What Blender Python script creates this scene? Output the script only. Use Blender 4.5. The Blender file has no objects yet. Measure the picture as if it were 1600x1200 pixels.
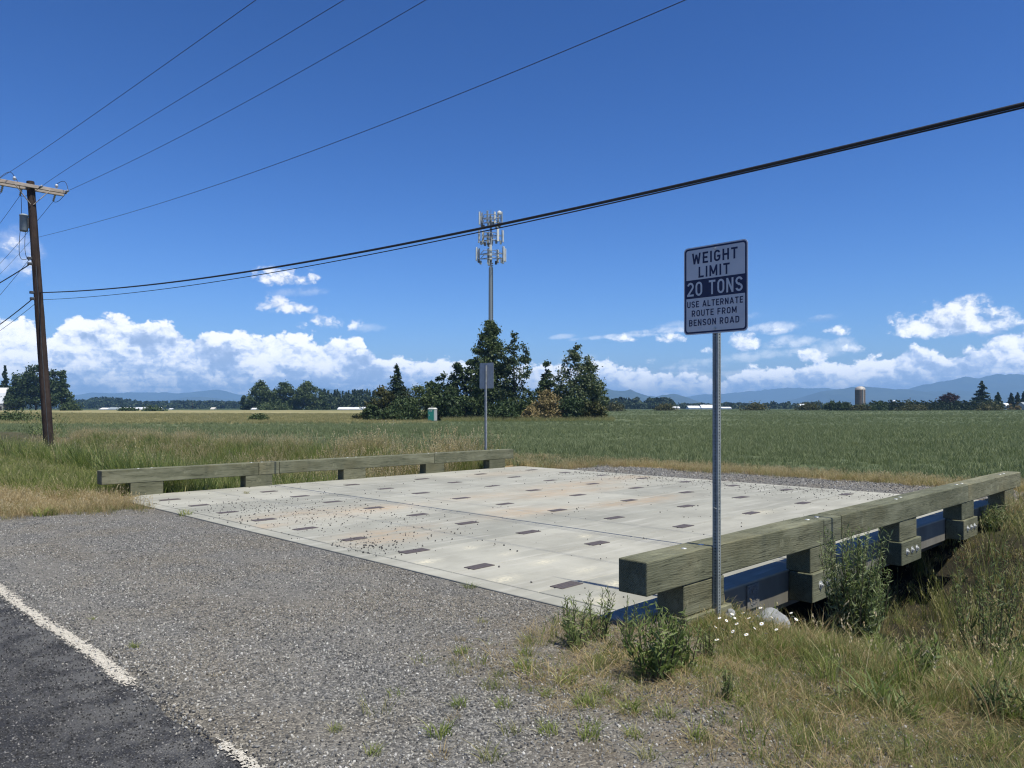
import bpy, bmesh, math, random
import numpy as np
from mathutils import Vector, Matrix
R = random.Random(7)
NR = np.random.default_rng(11)
sc = bpy.context.scene
COL = sc.collection
rad = math.radians
H, F, HOR = 1.7, 1202.0, 638.0          # eye height, focal length and horizon row of the photograph
S2 = math.sqrt(2.0)

# ------------------------------------------------------------------ camera, sky, sun, exposure
# world X runs along the bridge, world Y along the road
cam_d = bpy.data.cameras.new('camera')
cam_d.sensor_fit = 'HORIZONTAL'; cam_d.sensor_width = 36.0
cam_d.lens = 36.0*F/1600.0
cam_d.shift_y = (HOR-600.0)/1600.0
cam_d.clip_start = 0.05; cam_d.clip_end = 60000.0
cam = bpy.data.objects.new('camera', cam_d); COL.objects.link(cam)
cam.location = (0, 0, H); cam.rotation_euler = (rad(90), 0, rad(-45))
sc.camera = cam

SUN_EL = rad(64.0)
sun_d = bpy.data.lights.new('sun', 'SUN'); sun_d.energy = 5.0; sun_d.angle = rad(0.53); sun_d.color = (1.0, 0.955, 0.82)
sun = bpy.data.objects.new('sun', sun_d); COL.objects.link(sun)
ldir = Vector((-0.02, math.cos(SUN_EL), -math.sin(SUN_EL)))
sun.rotation_euler = ldir.to_track_quat('-Z', 'Y').to_euler(); sun.location = (0, -40, 80)

sc.view_settings.view_transform = 'Standard'
sc.view_settings.look = 'None'
sc.view_settings.exposure = 0.36
sc.view_settings.gamma = 1.0
sc.view_settings.use_curve_mapping = False
sc.cycles.max_bounces = 6; sc.cycles.diffuse_bounces = 3; sc.cycles.glossy_bounces = 2
sc.cycles.transmission_bounces = 2; sc.cycles.volume_bounces = 0; sc.cycles.transparent_max_bounces = 6
sc.cycles.use_denoising = True
sc.cycles.use_adaptive_sampling = True
sc.cycles.filter_width = 1.2
try:
    sc.cycles.denoiser = 'OPENIMAGEDENOISE'; sc.cycles.denoising_input_passes = 'RGB_ALBEDO_NORMAL'
    sc.cycles.denoising_prefilter = 'ACCURATE'
except Exception:
    pass

class NT:
    """small wrapper that strings shader nodes together"""
    def __init__(s, tree):
        s.t = tree; s.t.nodes.clear()
    def n(s, kind, **kw):
        nd = s.t.nodes.new(kind)
        ins = kw.pop('ins', {})
        for k, v in kw.items(): setattr(nd, k, v)
        for k, v in ins.items(): s.set(nd.inputs[k], v)
        return nd
    def set(s, sock, v):
        if hasattr(v, 'is_output'): s.t.links.new(v, sock)
        elif hasattr(v, 'outputs'): s.t.links.new(v.outputs[0], sock)
        else: sock.default_value = v
    def m(s, op, a, b=None, c=None, clamp=False):
        nd = s.t.nodes.new('ShaderNodeMath'); nd.operation = op; nd.use_clamp = clamp
        s.set(nd.inputs[0], a)
        if b is not None: s.set(nd.inputs[1], b)
        if c is not None: s.set(nd.inputs[2], c)
        return nd.outputs[0]
    def vm(s, op, a, b=None, out=0):
        nd = s.t.nodes.new('ShaderNodeVectorMath'); nd.operation = op
        s.set(nd.inputs[0], a)
        if b is not None: s.set(nd.inputs[3] if op == 'SCALE' else nd.inputs[1], b)
        return nd.outputs[out]
    def mix(s, f, a, b, mode='MIX'):
        nd = s.t.nodes.new('ShaderNodeMix'); nd.data_type = 'RGBA'; nd.blend_type = mode
        s.set(nd.inputs[0], f)
        for i, v in ((6, a), (7, b)):
            if isinstance(v, tuple) and len(v) == 3: v = v+(1.0,)
            s.set(nd.inputs[i], v)
        return nd.outputs[2]
    def sstep(s, x, lo, hi):
        nd = s.t.nodes.new('ShaderNodeMapRange'); nd.interpolation_type = 'SMOOTHSTEP'
        s.set(nd.inputs[0], x); s.set(nd.inputs[1], lo); s.set(nd.inputs[2], hi)
        return nd.outputs[0]
    def lin(s, x, lo, hi, a=0.0, b=1.0, clamp=True):
        nd = s.t.nodes.new('ShaderNodeMapRange'); nd.clamp = clamp
        s.set(nd.inputs[0], x); s.set(nd.inputs[1], lo); s.set(nd.inputs[2], hi); s.set(nd.inputs[3], a); s.set(nd.inputs[4], b)
        return nd.outputs[0]
    def noise(s, vec, scale, detail=4, rough=.5, dist=0.0, dims='3D', out=0):
        nd = s.t.nodes.new('ShaderNodeTexNoise'); nd.noise_dimensions = dims
        s.set(nd.inputs['Vector'], vec); s.set(nd.inputs['Scale'], scale); s.set(nd.inputs['Detail'], detail)
        s.set(nd.inputs['Roughness'], rough); s.set(nd.inputs['Distortion'], dist)
        return nd.outputs[out]
    def vor(s, vec, scale, feature='F1', out='Distance', rnd=1.0):
        nd = s.t.nodes.new('ShaderNodeTexVoronoi'); nd.feature = feature
        s.set(nd.inputs['Vector'], vec); s.set(nd.inputs['Scale'], scale); s.set(nd.inputs['Randomness'], rnd)
        return nd.outputs[out]
    def ramp(s, fac, stops):
        nd = s.t.nodes.new('ShaderNodeValToRGB'); el = nd.color_ramp.elements
        while len(el) < len(stops): el.new(0.5)
        for e, (p, c) in zip(el, stops):
            e.position = p; e.color = c if len(c) == 4 else tuple(c)+(1.0,)
        s.set(nd.inputs[0], fac); return nd.outputs[0]
    def attr(s, name, out='Fac'):
        return s.n('ShaderNodeAttribute', attribute_name=name).outputs[out]
    def comb(s, x, y, z):
        nd = s.t.nodes.new('ShaderNodeCombineXYZ')
        for i, v in enumerate((x, y, z)): s.set(nd.inputs[i], v)
        return nd.outputs[0]
    def sep(s, v):
        nd = s.t.nodes.new('ShaderNodeSeparateXYZ'); s.set(nd.inputs[0], v); return nd.outputs
    def bump(s, h, strength=.5, dist=.01):
        return s.n('ShaderNodeBump', ins={'Height': h, 'Strength': strength, 'Distance': dist}).outputs[0]

SKY_STRENGTH = 0.095
# ---- world: physical sky with a band of cumulus all the way round the horizon
world = bpy.data.worlds.new('World'); sc.world = world; world.use_nodes = True
w = NT(world.node_tree)
sky = w.n('ShaderNodeTexSky', sky_type='NISHITA', sun_disc=False, sun_elevation=SUN_EL, sun_rotation=math.pi, altitude=50.0, air_density=1.0, dust_density=0.25, ozone_density=4.0)
# film response: the phone picture deepens the blue, evenly over the whole dome
skc = []
for ch, (g_, a_) in zip(w.sep(sky.outputs[0]), ((1.83, 1.36), (1.55, 1.19), (1.49, 1.53))):
    skc.append(w.m('MINIMUM', w.m('MULTIPLY', w.m('POWER', ch, g_), a_*SKY_STRENGTH**(g_-1)), 1.6/SKY_STRENGTH))
skyc = w.comb(*skc)
dirv = w.vm('NORMALIZE', w.n('ShaderNodeTexCoord').outputs['Generated'])
dx, dy, dz = w.sep(dirv)
fwd = w.m('MULTIPLY', w.m('ADD', dx, dy), 1/S2)
rgt = w.m('MULTIPLY', w.m('SUBTRACT', dx, dy), 1/S2)
az = w.m('ARCTAN2', rgt, fwd)
el = w.m('ARCSINE', dz)
def azel(px, py):
    a = math.atan((px-800)/F); return a, math.atan((HOR-py)/F*math.cos(a))
# upper edge of the cloud bank against azimuth
prof = [(0,500),(40,494),(70,512),(85,520),(100,500),(118,490),(170,498),(210,506),(240,500),(290,508),(325,524),(350,510),(385,508),(415,524),(450,520),(490,527),(530,522),(565,526),(582,545),(620,548),(660,556),(720,562),(800,572),(880,570),(940,562),(985,572),(1040,580),(1100,585),(1160,578),(1210,567),(1260,569),(1310,570),(1345,554),(1400,547),(1450,542),(1500,545),(1545,538),(1575,515),(1600,508)]
pts = [azel(x, y) for x, y in prof]
for a, e in ((0.68,.10),(0.85,.09),(1.05,.105),(1.25,.07),(1.5,.06),(1.75,.085),(2.0,.10),(2.3,.07),(2.6,.055),(2.9,.08),(3.14,.09)):
    pts.append((a, e)); pts.append((-a, e+.01*math.sin(7*a)*(a < 3)))
pts.sort()
fc = w.n('ShaderNodeFloatCurve'); cv = fc.mapping.curves[0]; fc.mapping.use_clip = False
cv.points[0].location = ((pts[0][0]+math.pi)/(2*math.pi), pts[0][1]*5); cv.points[1].location = ((pts[-1][0]+math.pi)/(2*math.pi), pts[-1][1]*5)
for a, e in pts[1:-1]: cv.points.new((a+math.pi)/(2*math.pi), e*5)
fc.mapping.update()
w.set(fc.inputs['Value'], w.m('DIVIDE', w.m('ADD', az, math.pi), 2*math.pi))
top = w.m('DIVIDE', fc.outputs[0], 5.0)
# billow noise on the direction sphere
q = w.vm('MULTIPLY', dirv, (1.0, 1.0, 1.3))
def billow(vec):
    acc = w.m('MULTIPLY', w.m('SUBTRACT', w.noise(vec, 24.0, 9, .58), .5), 2.2)
    for sc_k, am in ((23.0, 1.5), (52.0, .95), (115.0, .55), (240.0, .3)):
        acc = w.m('MULTIPLY_ADD', w.m('SUBTRACT', .43, w.vor(vec, sc_k, 'F1')), am, acc)
    return acc
qw = w.vm('ADD', q, w.vm('SCALE', w.vm('SUBTRACT', w.noise(q, 70.0, 4, .6, out=1), (.5, .5, .5)), .018))
B = billow(qw)
Bup = billow(w.vm('ADD', qw, (0.002, -0.005, 0.0085)))
bankd = w.m('ADD', w.m('DIVIDE', w.m('SUBTRACT', top, el), 0.013), w.m('MULTIPLY_ADD', B, 1.0, .15))
puffd = -9.0; plow = 0.0
# separate puffs: pixel centre, half width, half height, gain
puffs = [(448,433,50,19,1.05),(452,483,50,16,.85),(512,507,46,17,.85),(1166,533,22,20,1.0),(1203,512,42,8,.5),(969,529,21,9,.9),(1047,530,26,11,.85),(1022,564,20,8,.9),(1098,552,16,9,.8),(1305,517,22,12,.95),(1336,545,24,11,.8),(1268,558,22,12,1.0),(1382,511,12,7,.5),(1490,507,74,24,1.45),(1500,490,44,22,1.3),(1160,572,60,5,.35),(1080,575,70,6,.35),(1040,517,70,5,.35),(30,425,24,28,.6),(12,385,20,16,.5),(1290,497,20,5,.35),(1232,535,32,6,.4)]
offs = [(.75,.12,.05,.016,.9),(.95,.19,.04,.014,.7),(1.3,.16,.06,.02,1.0),(-.78,.15,.05,.018,.9),(-1.1,.2,.045,.015,.8),(-1.5,.14,.05,.02,1.0),(1.9,.2,.05,.018,.9),(-2.1,.17,.06,.02,1.0),(2.6,.15,.05,.02,.9),(-2.7,.2,.05,.02,.9)]
blobs = []
for px, py, hw, hh, g in puffs:
    a, e = azel(px, py); blobs.append((a, e, hw/F, hh/F, g))
for a, e, hw, hh, g in blobs+offs:
    ex = w.m('DIVIDE', w.m('SUBTRACT', az, a), hw*1.25); ey = w.m('DIVIDE', w.m('SUBTRACT', el, e), hh*1.25)
    ey = w.m('MULTIPLY', ey, w.lin(ey, -.05, .05, 1.5, 1.0))            # flatter bases
    r2 = w.m('ADD', w.m('MULTIPLY', ex, ex), w.m('MULTIPLY', ey, ey))
    d = w.m('MULTIPLY_ADD', w.m('SUBTRACT', 1.0, r2), 1.5*g, w.m('MULTIPLY_ADD', B, 1.25, -.45+.4*(g-.9)))
    puffd = w.m('MAXIMUM', puffd, w.m('SUBTRACT', d, w.lin(r2, 1.6, 2.4, 0.0, 8.0)))
    plow = w.m('MAXIMUM', plow, w.m('MULTIPLY', w.lin(r2, .9, 2.0, 1.0, 0.0), w.lin(ey, -.9, .55, 1.0, 0.0)))
wis = 0.0
for px, py, hw_, hh_, g_ in ((960,525,60,4,.5),(1030,518,62,6,.5),(1110,502,80,8,.35),(1205,512,48,9,.6),(1165,558,120,8,.4),(1238,534,44,9,.55),(1290,497,28,6,.45),(1080,576,70,9,.5),(1302,542,34,14,.45),(875,526,24,4,.3),(905,560,30,9,.3),(470,455,40,8,.25),(580,512,26,7,.25),(20,405,30,40,.35),(1130,585,110,7,.45)):
    a_, e_ = azel(px, py); rr_ = w.m('ADD', w.m('POWER', w.m('DIVIDE', w.m('SUBTRACT', az, a_), hw_*1.2/F), 2.0), w.m('POWER', w.m('DIVIDE', w.m('SUBTRACT', w.m('SUBTRACT', el, e_), w.m('MULTIPLY', w.m('SUBTRACT', az, a_), .08)), hh_*1.3/F), 2.0))
    wis = w.m('MAXIMUM', wis, w.m('MULTIPLY', w.sstep(w.m('MULTIPLY_ADD', B, .55, w.m('SUBTRACT', 1.0, rr_)), .05, 1.2), g_))
alpha = w.m('MAXIMUM', w.m('MAXIMUM', wis, w.sstep(bankd, -.05, .45)), w.m('MULTIPLY', w.sstep(puffd, -.3, 1.0), .96))
# light and shade of the cumulus: sun from above and behind the viewer
relief = w.m('SUBTRACT', B, Bup)
hrel = w.m('DIVIDE', el, w.m('MAXIMUM', top, .02))
streak = w.noise(w.comb(w.m('MULTIPLY', az, 8.0), w.m('MULTIPLY', el, 85.0), 0.3), 1.0, 6, .6)
lit = w.m('MULTIPLY_ADD', relief, .66, w.m('ADD', w.lin(hrel, .15, .95, -.42, .12), w.m('MULTIPLY', w.m('SUBTRACT', streak, .5), w.lin(hrel, .35, .85, 1.8, .3))))
lit = w.m('ADD', lit, w.m('MULTIPLY', w.m('SUBTRACT', w.noise(w.vm('ADD', qw, (3.0, 1.0, 0.0)), 15.0, 6, .58), .5), 2.6))
lit = w.m('ADD', lit, w.m('MULTIPLY', w.sstep(w.m('SUBTRACT', 1.0, w.m('DIVIDE', bankd, 3.2)), 0.0, 1.0), .30))
lit = w.m('SUBTRACT', lit, w.m('MULTIPLY', plow, .75))
L = w.sstep(lit, -.80, .50)
ccol = w.ramp(L, [(0.0, (.34, .44, .64)), (.28, (.48, .58, .78)), (.52, (.72, .79, .92)), (.76, (1.00, 1.02, 1.05)), (1.0, (1.22, 1.20, 1.17))])
bg_sky = w.n('ShaderNodeBackground', ins={'Color': skyc, 'Strength': SKY_STRENGTH})
bg_cl = w.n('ShaderNodeBackground', ins={'Color': ccol, 'Strength': w.lin(el, .01, .13, 1.46, .88)})
thin = w.m('MULTIPLY', alpha, w.m('MULTIPLY', w.lin(el, -.02, .002, 0.0, 1.0), w.lin(hrel, .2, .7, .93, 1.0)))
mixs = w.n('ShaderNodeMixShader', ins={0: thin, 1: bg_sky.outputs[0], 2: bg_cl.outputs[0]})
wout = w.n('ShaderNodeOutputWorld'); w.set(wout.inputs['Surface'], mixs.outputs[0])
world.cycles.sampling_method = 'MANUAL'; world.cycles.sample_map_resolution = 1024

# ------------------------------------------------------------------ helpers
def UV(px, py, z=0.0):
    """ground position (world x, y) seen at a pixel of the photograph, for a surface at height z"""
    d = (H-z)*F/(py-HOR); x = (px-800)/F*d
    return (x+d)/S2, (d-x)/S2
def PD(px, d):
    """world x, y of a pixel column at distance d ahead"""
    x = (px-800)/F*d
    return (x+d)/S2, (d-x)/S2
def ZD(py, d): return H+(HOR-py)*d/F
def view_xy(u, v): return (u-v)/S2, (u+v)/S2
def smooth(x, a, b):
    t = np.clip((np.asarray(x, float)-a)/(b-a), 0, 1); return t*t*(3-2*t)

def tag(o, label=None, cat=None, group=None, kind=None):
    if label: o['label'] = label
    if cat: o['category'] = cat
    if group: o['group'] = group
    if kind: o['kind'] = kind
    return o
def empty(name, loc=(0, 0, 0), label=None, cat=None, group=None, rz=0.0):
    o = bpy.data.objects.new(name, None); COL.objects.link(o); o.empty_display_size = .2
    o.location = loc; o.rotation_euler = (0, 0, rz)
    return tag(o, label, cat, group)
def link_mesh(name, me, parent=None, loc=None):
    o = bpy.data.objects.new(name, me); COL.objects.link(o)
    if parent: o.parent = parent
    if loc is not None: o.location = loc
    return o
class MB:
    """collects boxes, tubes, leaves; build() links them as one mesh object"""
    def __init__(s): s.v = []; s.f = []; s.tint = []; s.sm = []
    def add(s, verts, faces, tint=.5, smooth=False):
        k = len(s.v); s.v.extend(tuple(map(float, p)) for p in verts); s.f.extend(tuple(i+k for i in fa) for fa in faces)
        s.tint.extend([tint]*len(verts)); s.sm.extend([smooth]*len(faces)); return s
    def box(s, lo, hi, bev=0.0, tint=.5):
        x0, y0, z0 = lo; x1, y1, z1 = hi
        if bev <= 0:
            s.add([(x0,y0,z0),(x1,y0,z0),(x1,y1,z0),(x0,y1,z0),(x0,y0,z1),(x1,y0,z1),(x1,y1,z1),(x0,y1,z1)],
                  [(0,3,2,1),(4,5,6,7),(0,1,5,4),(1,2,6,5),(2,3,7,6),(3,0,4,7)], tint)
        else:
            bm = bmesh.new(); bmesh.ops.create_cube(bm, size=1.0)
            for vv in bm.verts: vv.co = Vector(((x0+x1)/2+vv.co.x*(x1-x0), (y0+y1)/2+vv.co.y*(y1-y0), (z0+z1)/2+vv.co.z*(z1-z0)))
            bmesh.ops.bevel(bm, geom=bm.edges[:], offset=bev, segments=1, affect='EDGES', profile=.5)
            bm.verts.index_update()
            s.add([vv.co[:] for vv in bm.verts], [[x.index for x in f.verts] for f in bm.faces], tint); bm.free()
        return s
    def tube(s, P, rr, n=8, cap=True, tint=.5):
        P = [Vector(p) for p in P]; rr = [rr]*len(P) if isinstance(rr, (int, float)) else rr
        vs = []; fs = []
        for i, p in enumerate(P):
            t = (P[min(i+1, len(P)-1)]-P[max(i-1, 0)]).normalized()
            a = t.cross(Vector((0, 0, 1)) if abs(t.z) < .93 else Vector((1, 0, 0))).normalized(); b = t.cross(a)
            for k in range(n):
                an = 2*math.pi*k/n; vs.append(p+(a*math.cos(an)+b*math.sin(an))*rr[i])
        for i in range(len(P)-1):
            for k in range(n):
                k2 = (k+1) % n; fs.append((i*n+k, i*n+k2, (i+1)*n+k2, (i+1)*n+k))
        s.add(vs, fs, tint, True)
        if cap: s.add(vs[:n], [tuple(range(n))[::-1]], tint); s.add(vs[-n:], [tuple(range(n))], tint)
        return s
    def lathe(s, cx, cy, prof, n=24, tint=.5, smooth=True):
        vs = []; fs = []
        for r_, z in prof:
            for k in range(n):
                a = 2*math.pi*k/n; vs.append((cx+r_*math.cos(a), cy+r_*math.sin(a), z))
        for i in range(len(prof)-1):
            for k in range(n):
                k2 = (k+1) % n; fs.append((i*n+k, i*n+k2, (i+1)*n+k2, (i+1)*n+k))
        s.add(vs, fs, tint, smooth); return s
    def build(s, name, mat, parent=None, shift=None):
        V = np.array(s.v, float)
        if shift is not None: V = V-np.array(shift)
        me = mesh_np(name, V, s.f, s.tint); me.materials.append(mat)
        me.polygons.foreach_set('use_smooth', s.sm)
        return link_mesh(name, me, parent)
def mesh_np(name, V, faces, tint=None):
    me = bpy.data.meshes.new(name)
    if isinstance(faces, np.ndarray):
        k = faces.shape[1]; me.vertices.add(len(V)); me.vertices.foreach_set('co', np.asarray(V, np.float32).ravel())
        me.loops.add(faces.size); me.loops.foreach_set('vertex_index', faces.astype(np.int32).ravel())
        me.polygons.add(len(faces)); me.polygons.foreach_set('loop_start', np.arange(0, faces.size, k, dtype=np.int32))
        me.update(calc_edges=True)
    else:
        me.from_pydata([tuple(p) for p in V], [], faces)
    if tint is not None:
        at = me.attributes.new('tint', 'FLOAT', 'POINT'); at.data.foreach_set('value', np.asarray(tint, np.float32))
    return me
def copy_tree(o, parent=None):
    c = o.copy(); COL.objects.link(c)
    if parent: c.parent = parent
    for ch in list(o.children): copy_tree(ch, c)
    return c

# ------------------------------------------------------------------ materials
def material(name):
    m = bpy.data.materials.new(name); m.use_nodes = True
    n = NT(m.node_tree); out = n.n('ShaderNodeOutputMaterial'); b = n.n('ShaderNodeBsdfPrincipled')
    n.t.links.new(b.outputs[0], out.inputs['Surface'])
    return m, n, b, out
def mat_plain(name, c1, c2=None, scale=6.0, rough=.7, metal=0.0, bump=0.0, bscale=60.0, spec=.4, coord='Object', stretch=None):
    m, n, b, _ = material(name)
    tc = n.n('ShaderNodeTexCoord').outputs[coord]
    if stretch: tc = n.vm('MULTIPLY', tc, stretch)
    col = n.mix(n.sstep(n.noise(tc, scale, 5, .6), .3, .7), c1, c2) if c2 else tuple(c1)+(1,)
    n.set(b.inputs['Base Color'], col); b.inputs['Roughness'].default_value = rough; b.inputs['Metallic'].default_value = metal
    b.inputs['Specular IOR Level'].default_value = spec
    if bump: n.set(b.inputs['Normal'], n.bump(n.noise(tc, bscale, 4, .6), bump, .01))
    return m
def mat_leaf(name, stops, trans=.25, rough=.6, obj_rnd=.25, spec=.3):
    """foliage: colour by per-leaf tint and per-instance random, partly translucent"""
    m, n, b, out = material(name)
    t = n.attr('tint'); rnd = n.n('ShaderNodeObjectInfo').outputs['Random']
    f = n.m('ADD', n.m('MULTIPLY', t, 1-obj_rnd), n.m('MULTIPLY', rnd, obj_rnd))
    col = n.ramp(f, stops)
    n.set(b.inputs['Base Color'], col); b.inputs['Roughness'].default_value = rough; b.inputs['Specular IOR Level'].default_value = spec
    tr = n.n('ShaderNodeBsdfTranslucent', ins={'Color': n.mix(.5, col, n.mix(1.0, col, (1.0, 1.15, .45), 'MULTIPLY'))})
    mx = n.n('ShaderNodeMixShader', ins={0: trans, 1: b.outputs[0], 2: tr.outputs[0]})
    n.set(out.inputs['Surface'], mx.outputs[0])
    return m
def mat_wood(name, dark, light, along=0, knots=True):
    m, n, b, _ = material(name)
    tc = n.n('ShaderNodeTexCoord').outputs['Object']
    rnd = n.n('ShaderNodeObjectInfo').outputs['Random']
    p = n.vm('ADD', tc, n.vm('SCALE', (13.1, 7.7, 5.3), rnd))
    st = [9.0, 9.0, 9.0]; st[along] = 0.55
    ks = [2.6, 5.0, 4.0]; ks[along] = 2.6
    kd = n.vor(n.vm('MULTIPLY', p, tuple(ks)), 1.0, 'F1')
    kn = n.m('SUBTRACT', 1.0, n.sstep(kd, .02, .30))
    warp = n.vm('SCALE', n.noise(p, 2.0, 3, .5, out=1), .55)
    g = n.vm('ADD', n.vm('MULTIPLY', p, tuple(st)), n.vm('ADD', warp, n.vm('SCALE', (0.6, .9, .9), kn)))
    wv = n.n('ShaderNodeTexWave', wave_type='BANDS', bands_direction='DIAGONAL', ins={'Vector': g, 'Scale': 3.4, 'Distortion': 2.4, 'Detail': 3.0, 'Detail Scale': 1.6}).outputs['Fac']
    fs = [160.0]*3; fs[along] = 5.0
    fine = n.noise(n.vm('MULTIPLY', p, tuple(fs)), 1.0, 4, .65)
    blot = n.noise(p, 2.2, 5, .6)
    f = n.m('ADD', n.m('MULTIPLY', wv, .13), n.m('ADD', n.m('MULTIPLY', fine, .55), n.m('MULTIPLY', blot, .60)))
    col = n.mix(n.sstep(f, .32, .95), dark, light)
    col = n.mix(n.m('MULTIPLY', n.sstep(n.noise(p, .9, 4, .6), .48, .66), .35), col, n.mix(1.0, col, (1.16, .98, .78), 'MULTIPLY'))
    crk = n.noise(n.vm('MULTIPLY', p, tuple(1.1 if i == along else 30.0 for i in range(3))), 1.0, 3, .5)
    col = n.mix(n.m('MULTIPLY', n.m('SUBTRACT', 1.0, n.sstep(n.m('ABSOLUTE', n.m('SUBTRACT', crk, .5)), .004, .022)), .7), col, tuple(c*.35 for c in dark))
    if knots:
        edge = n.m('MULTIPLY', n.m('SUBTRACT', 1.0, n.sstep(n.m('ADD', kd, n.m('MULTIPLY', n.m('SUBTRACT', n.noise(p, 14.0, 4, .7), .5), .5)), .06, .24)), n.sstep(n.noise(n.vm('MULTIPLY', p, (16.0, 16.0, 9.0)), 1.0, 4, .7), .36, .58))
        col = n.mix(n.m('MULTIPLY', edge, .30), col, tuple(min(1, c*1.9) for c in light))
    col = n.mix(1.0, col, n.mix(rnd, (.80, .83, .80), (1.18, 1.14, 1.08)), 'MULTIPLY')
    col = n.mix(n.m('MULTIPLY', n.sstep(n.noise(n.vm('MULTIPLY', p, tuple(.8 if i == along else 6.0 for i in range(3))), 1.0, 4, .6), .52, .68), .4), col, tuple(min(1, c*1.35) for c in light))
    n.set(b.inputs['Base Color'], col); b.inputs['Roughness'].default_value = .85; b.inputs['Specular IOR Level'].default_value = .25
    n.set(b.inputs['Normal'], n.bump(n.m('ADD', n.m('MULTIPLY', wv, .18), fine), .5, .006))
    return m

M = {}
M['timber'] = mat_wood('treated_timber', (.068, .073, .044), (.200, .200, .138))
M['timber_block'] = mat_wood('treated_timber_block', (.060, .065, .039), (.180, .180, .122))
M['pole_wood'] = mat_wood('creosoted_pole', (.012, .008, .0075), (.054, .039, .033), along=2, knots=False)
M['arm_wood'] = mat_wood('grey_crossarm_wood', (.22, .19, .17), (.42, .38, .35), knots=False)
M['galv'] = mat_plain('galvanised_steel', (.20, .225, .23), (.29, .315, .31), 30, .5, .25, .05, 120)
M['galv_dull'] = mat_plain('dull_galvanised_steel', (.22, .24, .25), (.32, .34, .36), 12, .6, .35)
M['bolt'] = mat_plain('bright_zinc', (.55, .56, .55), (.40, .41, .40), 40, .45, .4)
M['black'] = mat_plain('black_rubber', (.012, .012, .014), (.02, .02, .022), 20, .6)
M['dark_metal'] = mat_plain('dark_metal', (.05, .055, .06), (.09, .095, .1), 10, .55, .4)
M['white_antenna'] = mat_plain('off_white_antenna', (.62, .62, .57), (.50, .50, .46), 2, .5)
M['porcelain'] = mat_plain('grey_porcelain', (.45, .47, .5), (.55, .57, .6), 10, .25)
M['grey_paint'] = mat_plain('grey_paint', (.23, .27, .29), (.30, .34, .36), 8, .5)
M['sign_back'] = mat_plain('bare_aluminium', (.36, .37, .37), (.44, .45, .45), 14, .55, .1)
M['sign_white'] = mat_plain('sign_white_sheeting', (.60, .60, .60), (.53, .54, .55), 5, .45)
M['sign_navy'] = mat_plain('sign_navy_ink', (.012, .016, .055), (.016, .02, .07), 9, .4)
M['white_roof'] = mat_plain('white_metal_roof', (.72, .74, .76), (.58, .60, .62), .6, .5, stretch=(1, 1, .2))
M['barn_wall'] = mat_plain('weathered_board_wall', (.40, .40, .38), (.28, .28, .27), 1.2, .8, stretch=(4, 4, .3))
M['dark_opening'] = mat_plain('dark_opening', (.02, .02, .022), (.03, .03, .032), 3, .8)
M['silo_wall'] = mat_plain('brown_silo_staves', (.12, .095, .075), (.21, .17, .14), 1.0, .8, stretch=(6, 6, .5))
M['silo_dome'] = mat_plain('pale_dome_metal', (.46, .43, .39), (.34, .31, .28), .6, .55, .1)
M['toilet_green'] = mat_plain('green_plastic', (.02, .23, .17), (.03, .27, .20), 3, .5)
M['toilet_grey'] = mat_plain('grey_plastic', (.40, .42, .42), (.33, .35, .35), 3, .5)
M['cream'] = mat_plain('cream_siding', (.55, .52, .45), (.45, .43, .38), 2, .7)
M['bark'] = mat_plain('dark_bark', (.035, .028, .022), (.085, .068, .052), 4, .9, 0, .6, 20, stretch=(3, 3, .6))
M['bush_stem'] = mat_plain('woody_stem', (.05, .04, .025), (.10, .085, .05), 20, .9)
M['rock'] = mat_plain('grey_rock', (.17, .175, .18), (.30, .31, .31), 7, .85, 0, .7, 30)
M['paper'] = mat_plain('weathered_placard', (.20, .195, .18), (.13, .125, .115), 18, .8)
M['ink'] = mat_plain('faded_ink', (.10, .10, .11), (.2, .2, .2), 30, .8)
M['petal'] = mat_plain('white_petal', (.80, .80, .78), (.72, .72, .70), 40, .6)
M['yolk'] = mat_plain('yellow_flower_centre', (.62, .40, .03), (.5, .3, .02), 40, .7)

# foliage palettes
M['leaf_dark'] = mat_leaf('dark_green_leaf', [(0, (.012, .026, .010)), (.45, (.034, .060, .021)), (.8, (.075, .112, .042)), (1, (.15, .18, .085))])
M['leaf_mid'] = mat_leaf('mid_green_leaf', [(0, (.018, .036, .012)), (.45, (.054, .084, .028)), (.8, (.115, .150, .058)), (1, (.24, .26, .14))])
M['leaf_silver'] = mat_leaf('silvery_green_leaf', [(0, (.020, .038, .016)), (.45, (.060, .088, .036)), (.72, (.14, .165, .085)), (1, (.36, .37, .24))])
M['needle'] = mat_leaf('conifer_needle', [(0, (.008, .020, .010)), (.5, (.026, .050, .022)), (1, (.075, .105, .050))], trans=.15)
M['leaf_tan'] = mat_leaf('tan_seeding_leaf', [(0, (.085, .078, .030)), (.4, (.21, .165, .072)), (1, (.40, .315, .165))])
M['leaf_olive'] = mat_leaf('olive_leaf', [(0, (.02, .03, .008)), (.45, (.062, .068, .02)), (1, (.15, .125, .05))])
M['leaf_red'] = mat_leaf('dark_red_leaf', [(0, (.016, .009, .009)), (.5, (.038, .018, .017)), (1, (.075, .038, .032))])
M['wood_far'] = mat_leaf('far_wood_leaf', [(0, (.010, .022, .010)), (.5, (.026, .048, .020)), (1, (.062, .088, .038))], trans=.1)
M['weed'] = mat_leaf('weed_leaf', [(0, (.070, .105, .028)), (.5, (.165, .215, .070)), (1, (.32, .36, .16))], trans=.42)
M['weed_dark'] = mat_leaf('shrubby_weed_leaf', [(0, (.055, .088, .030)), (.5, (.145, .190, .075)), (1, (.32, .36, .20))], trans=.42)
M['grass_green'] = mat_leaf('green_grass', [(0, (.085, .125, .026)), (.45, (.205, .260, .066)), (.8, (.34, .35, .12)), (1, (.56, .49, .27))], trans=.5)
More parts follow.
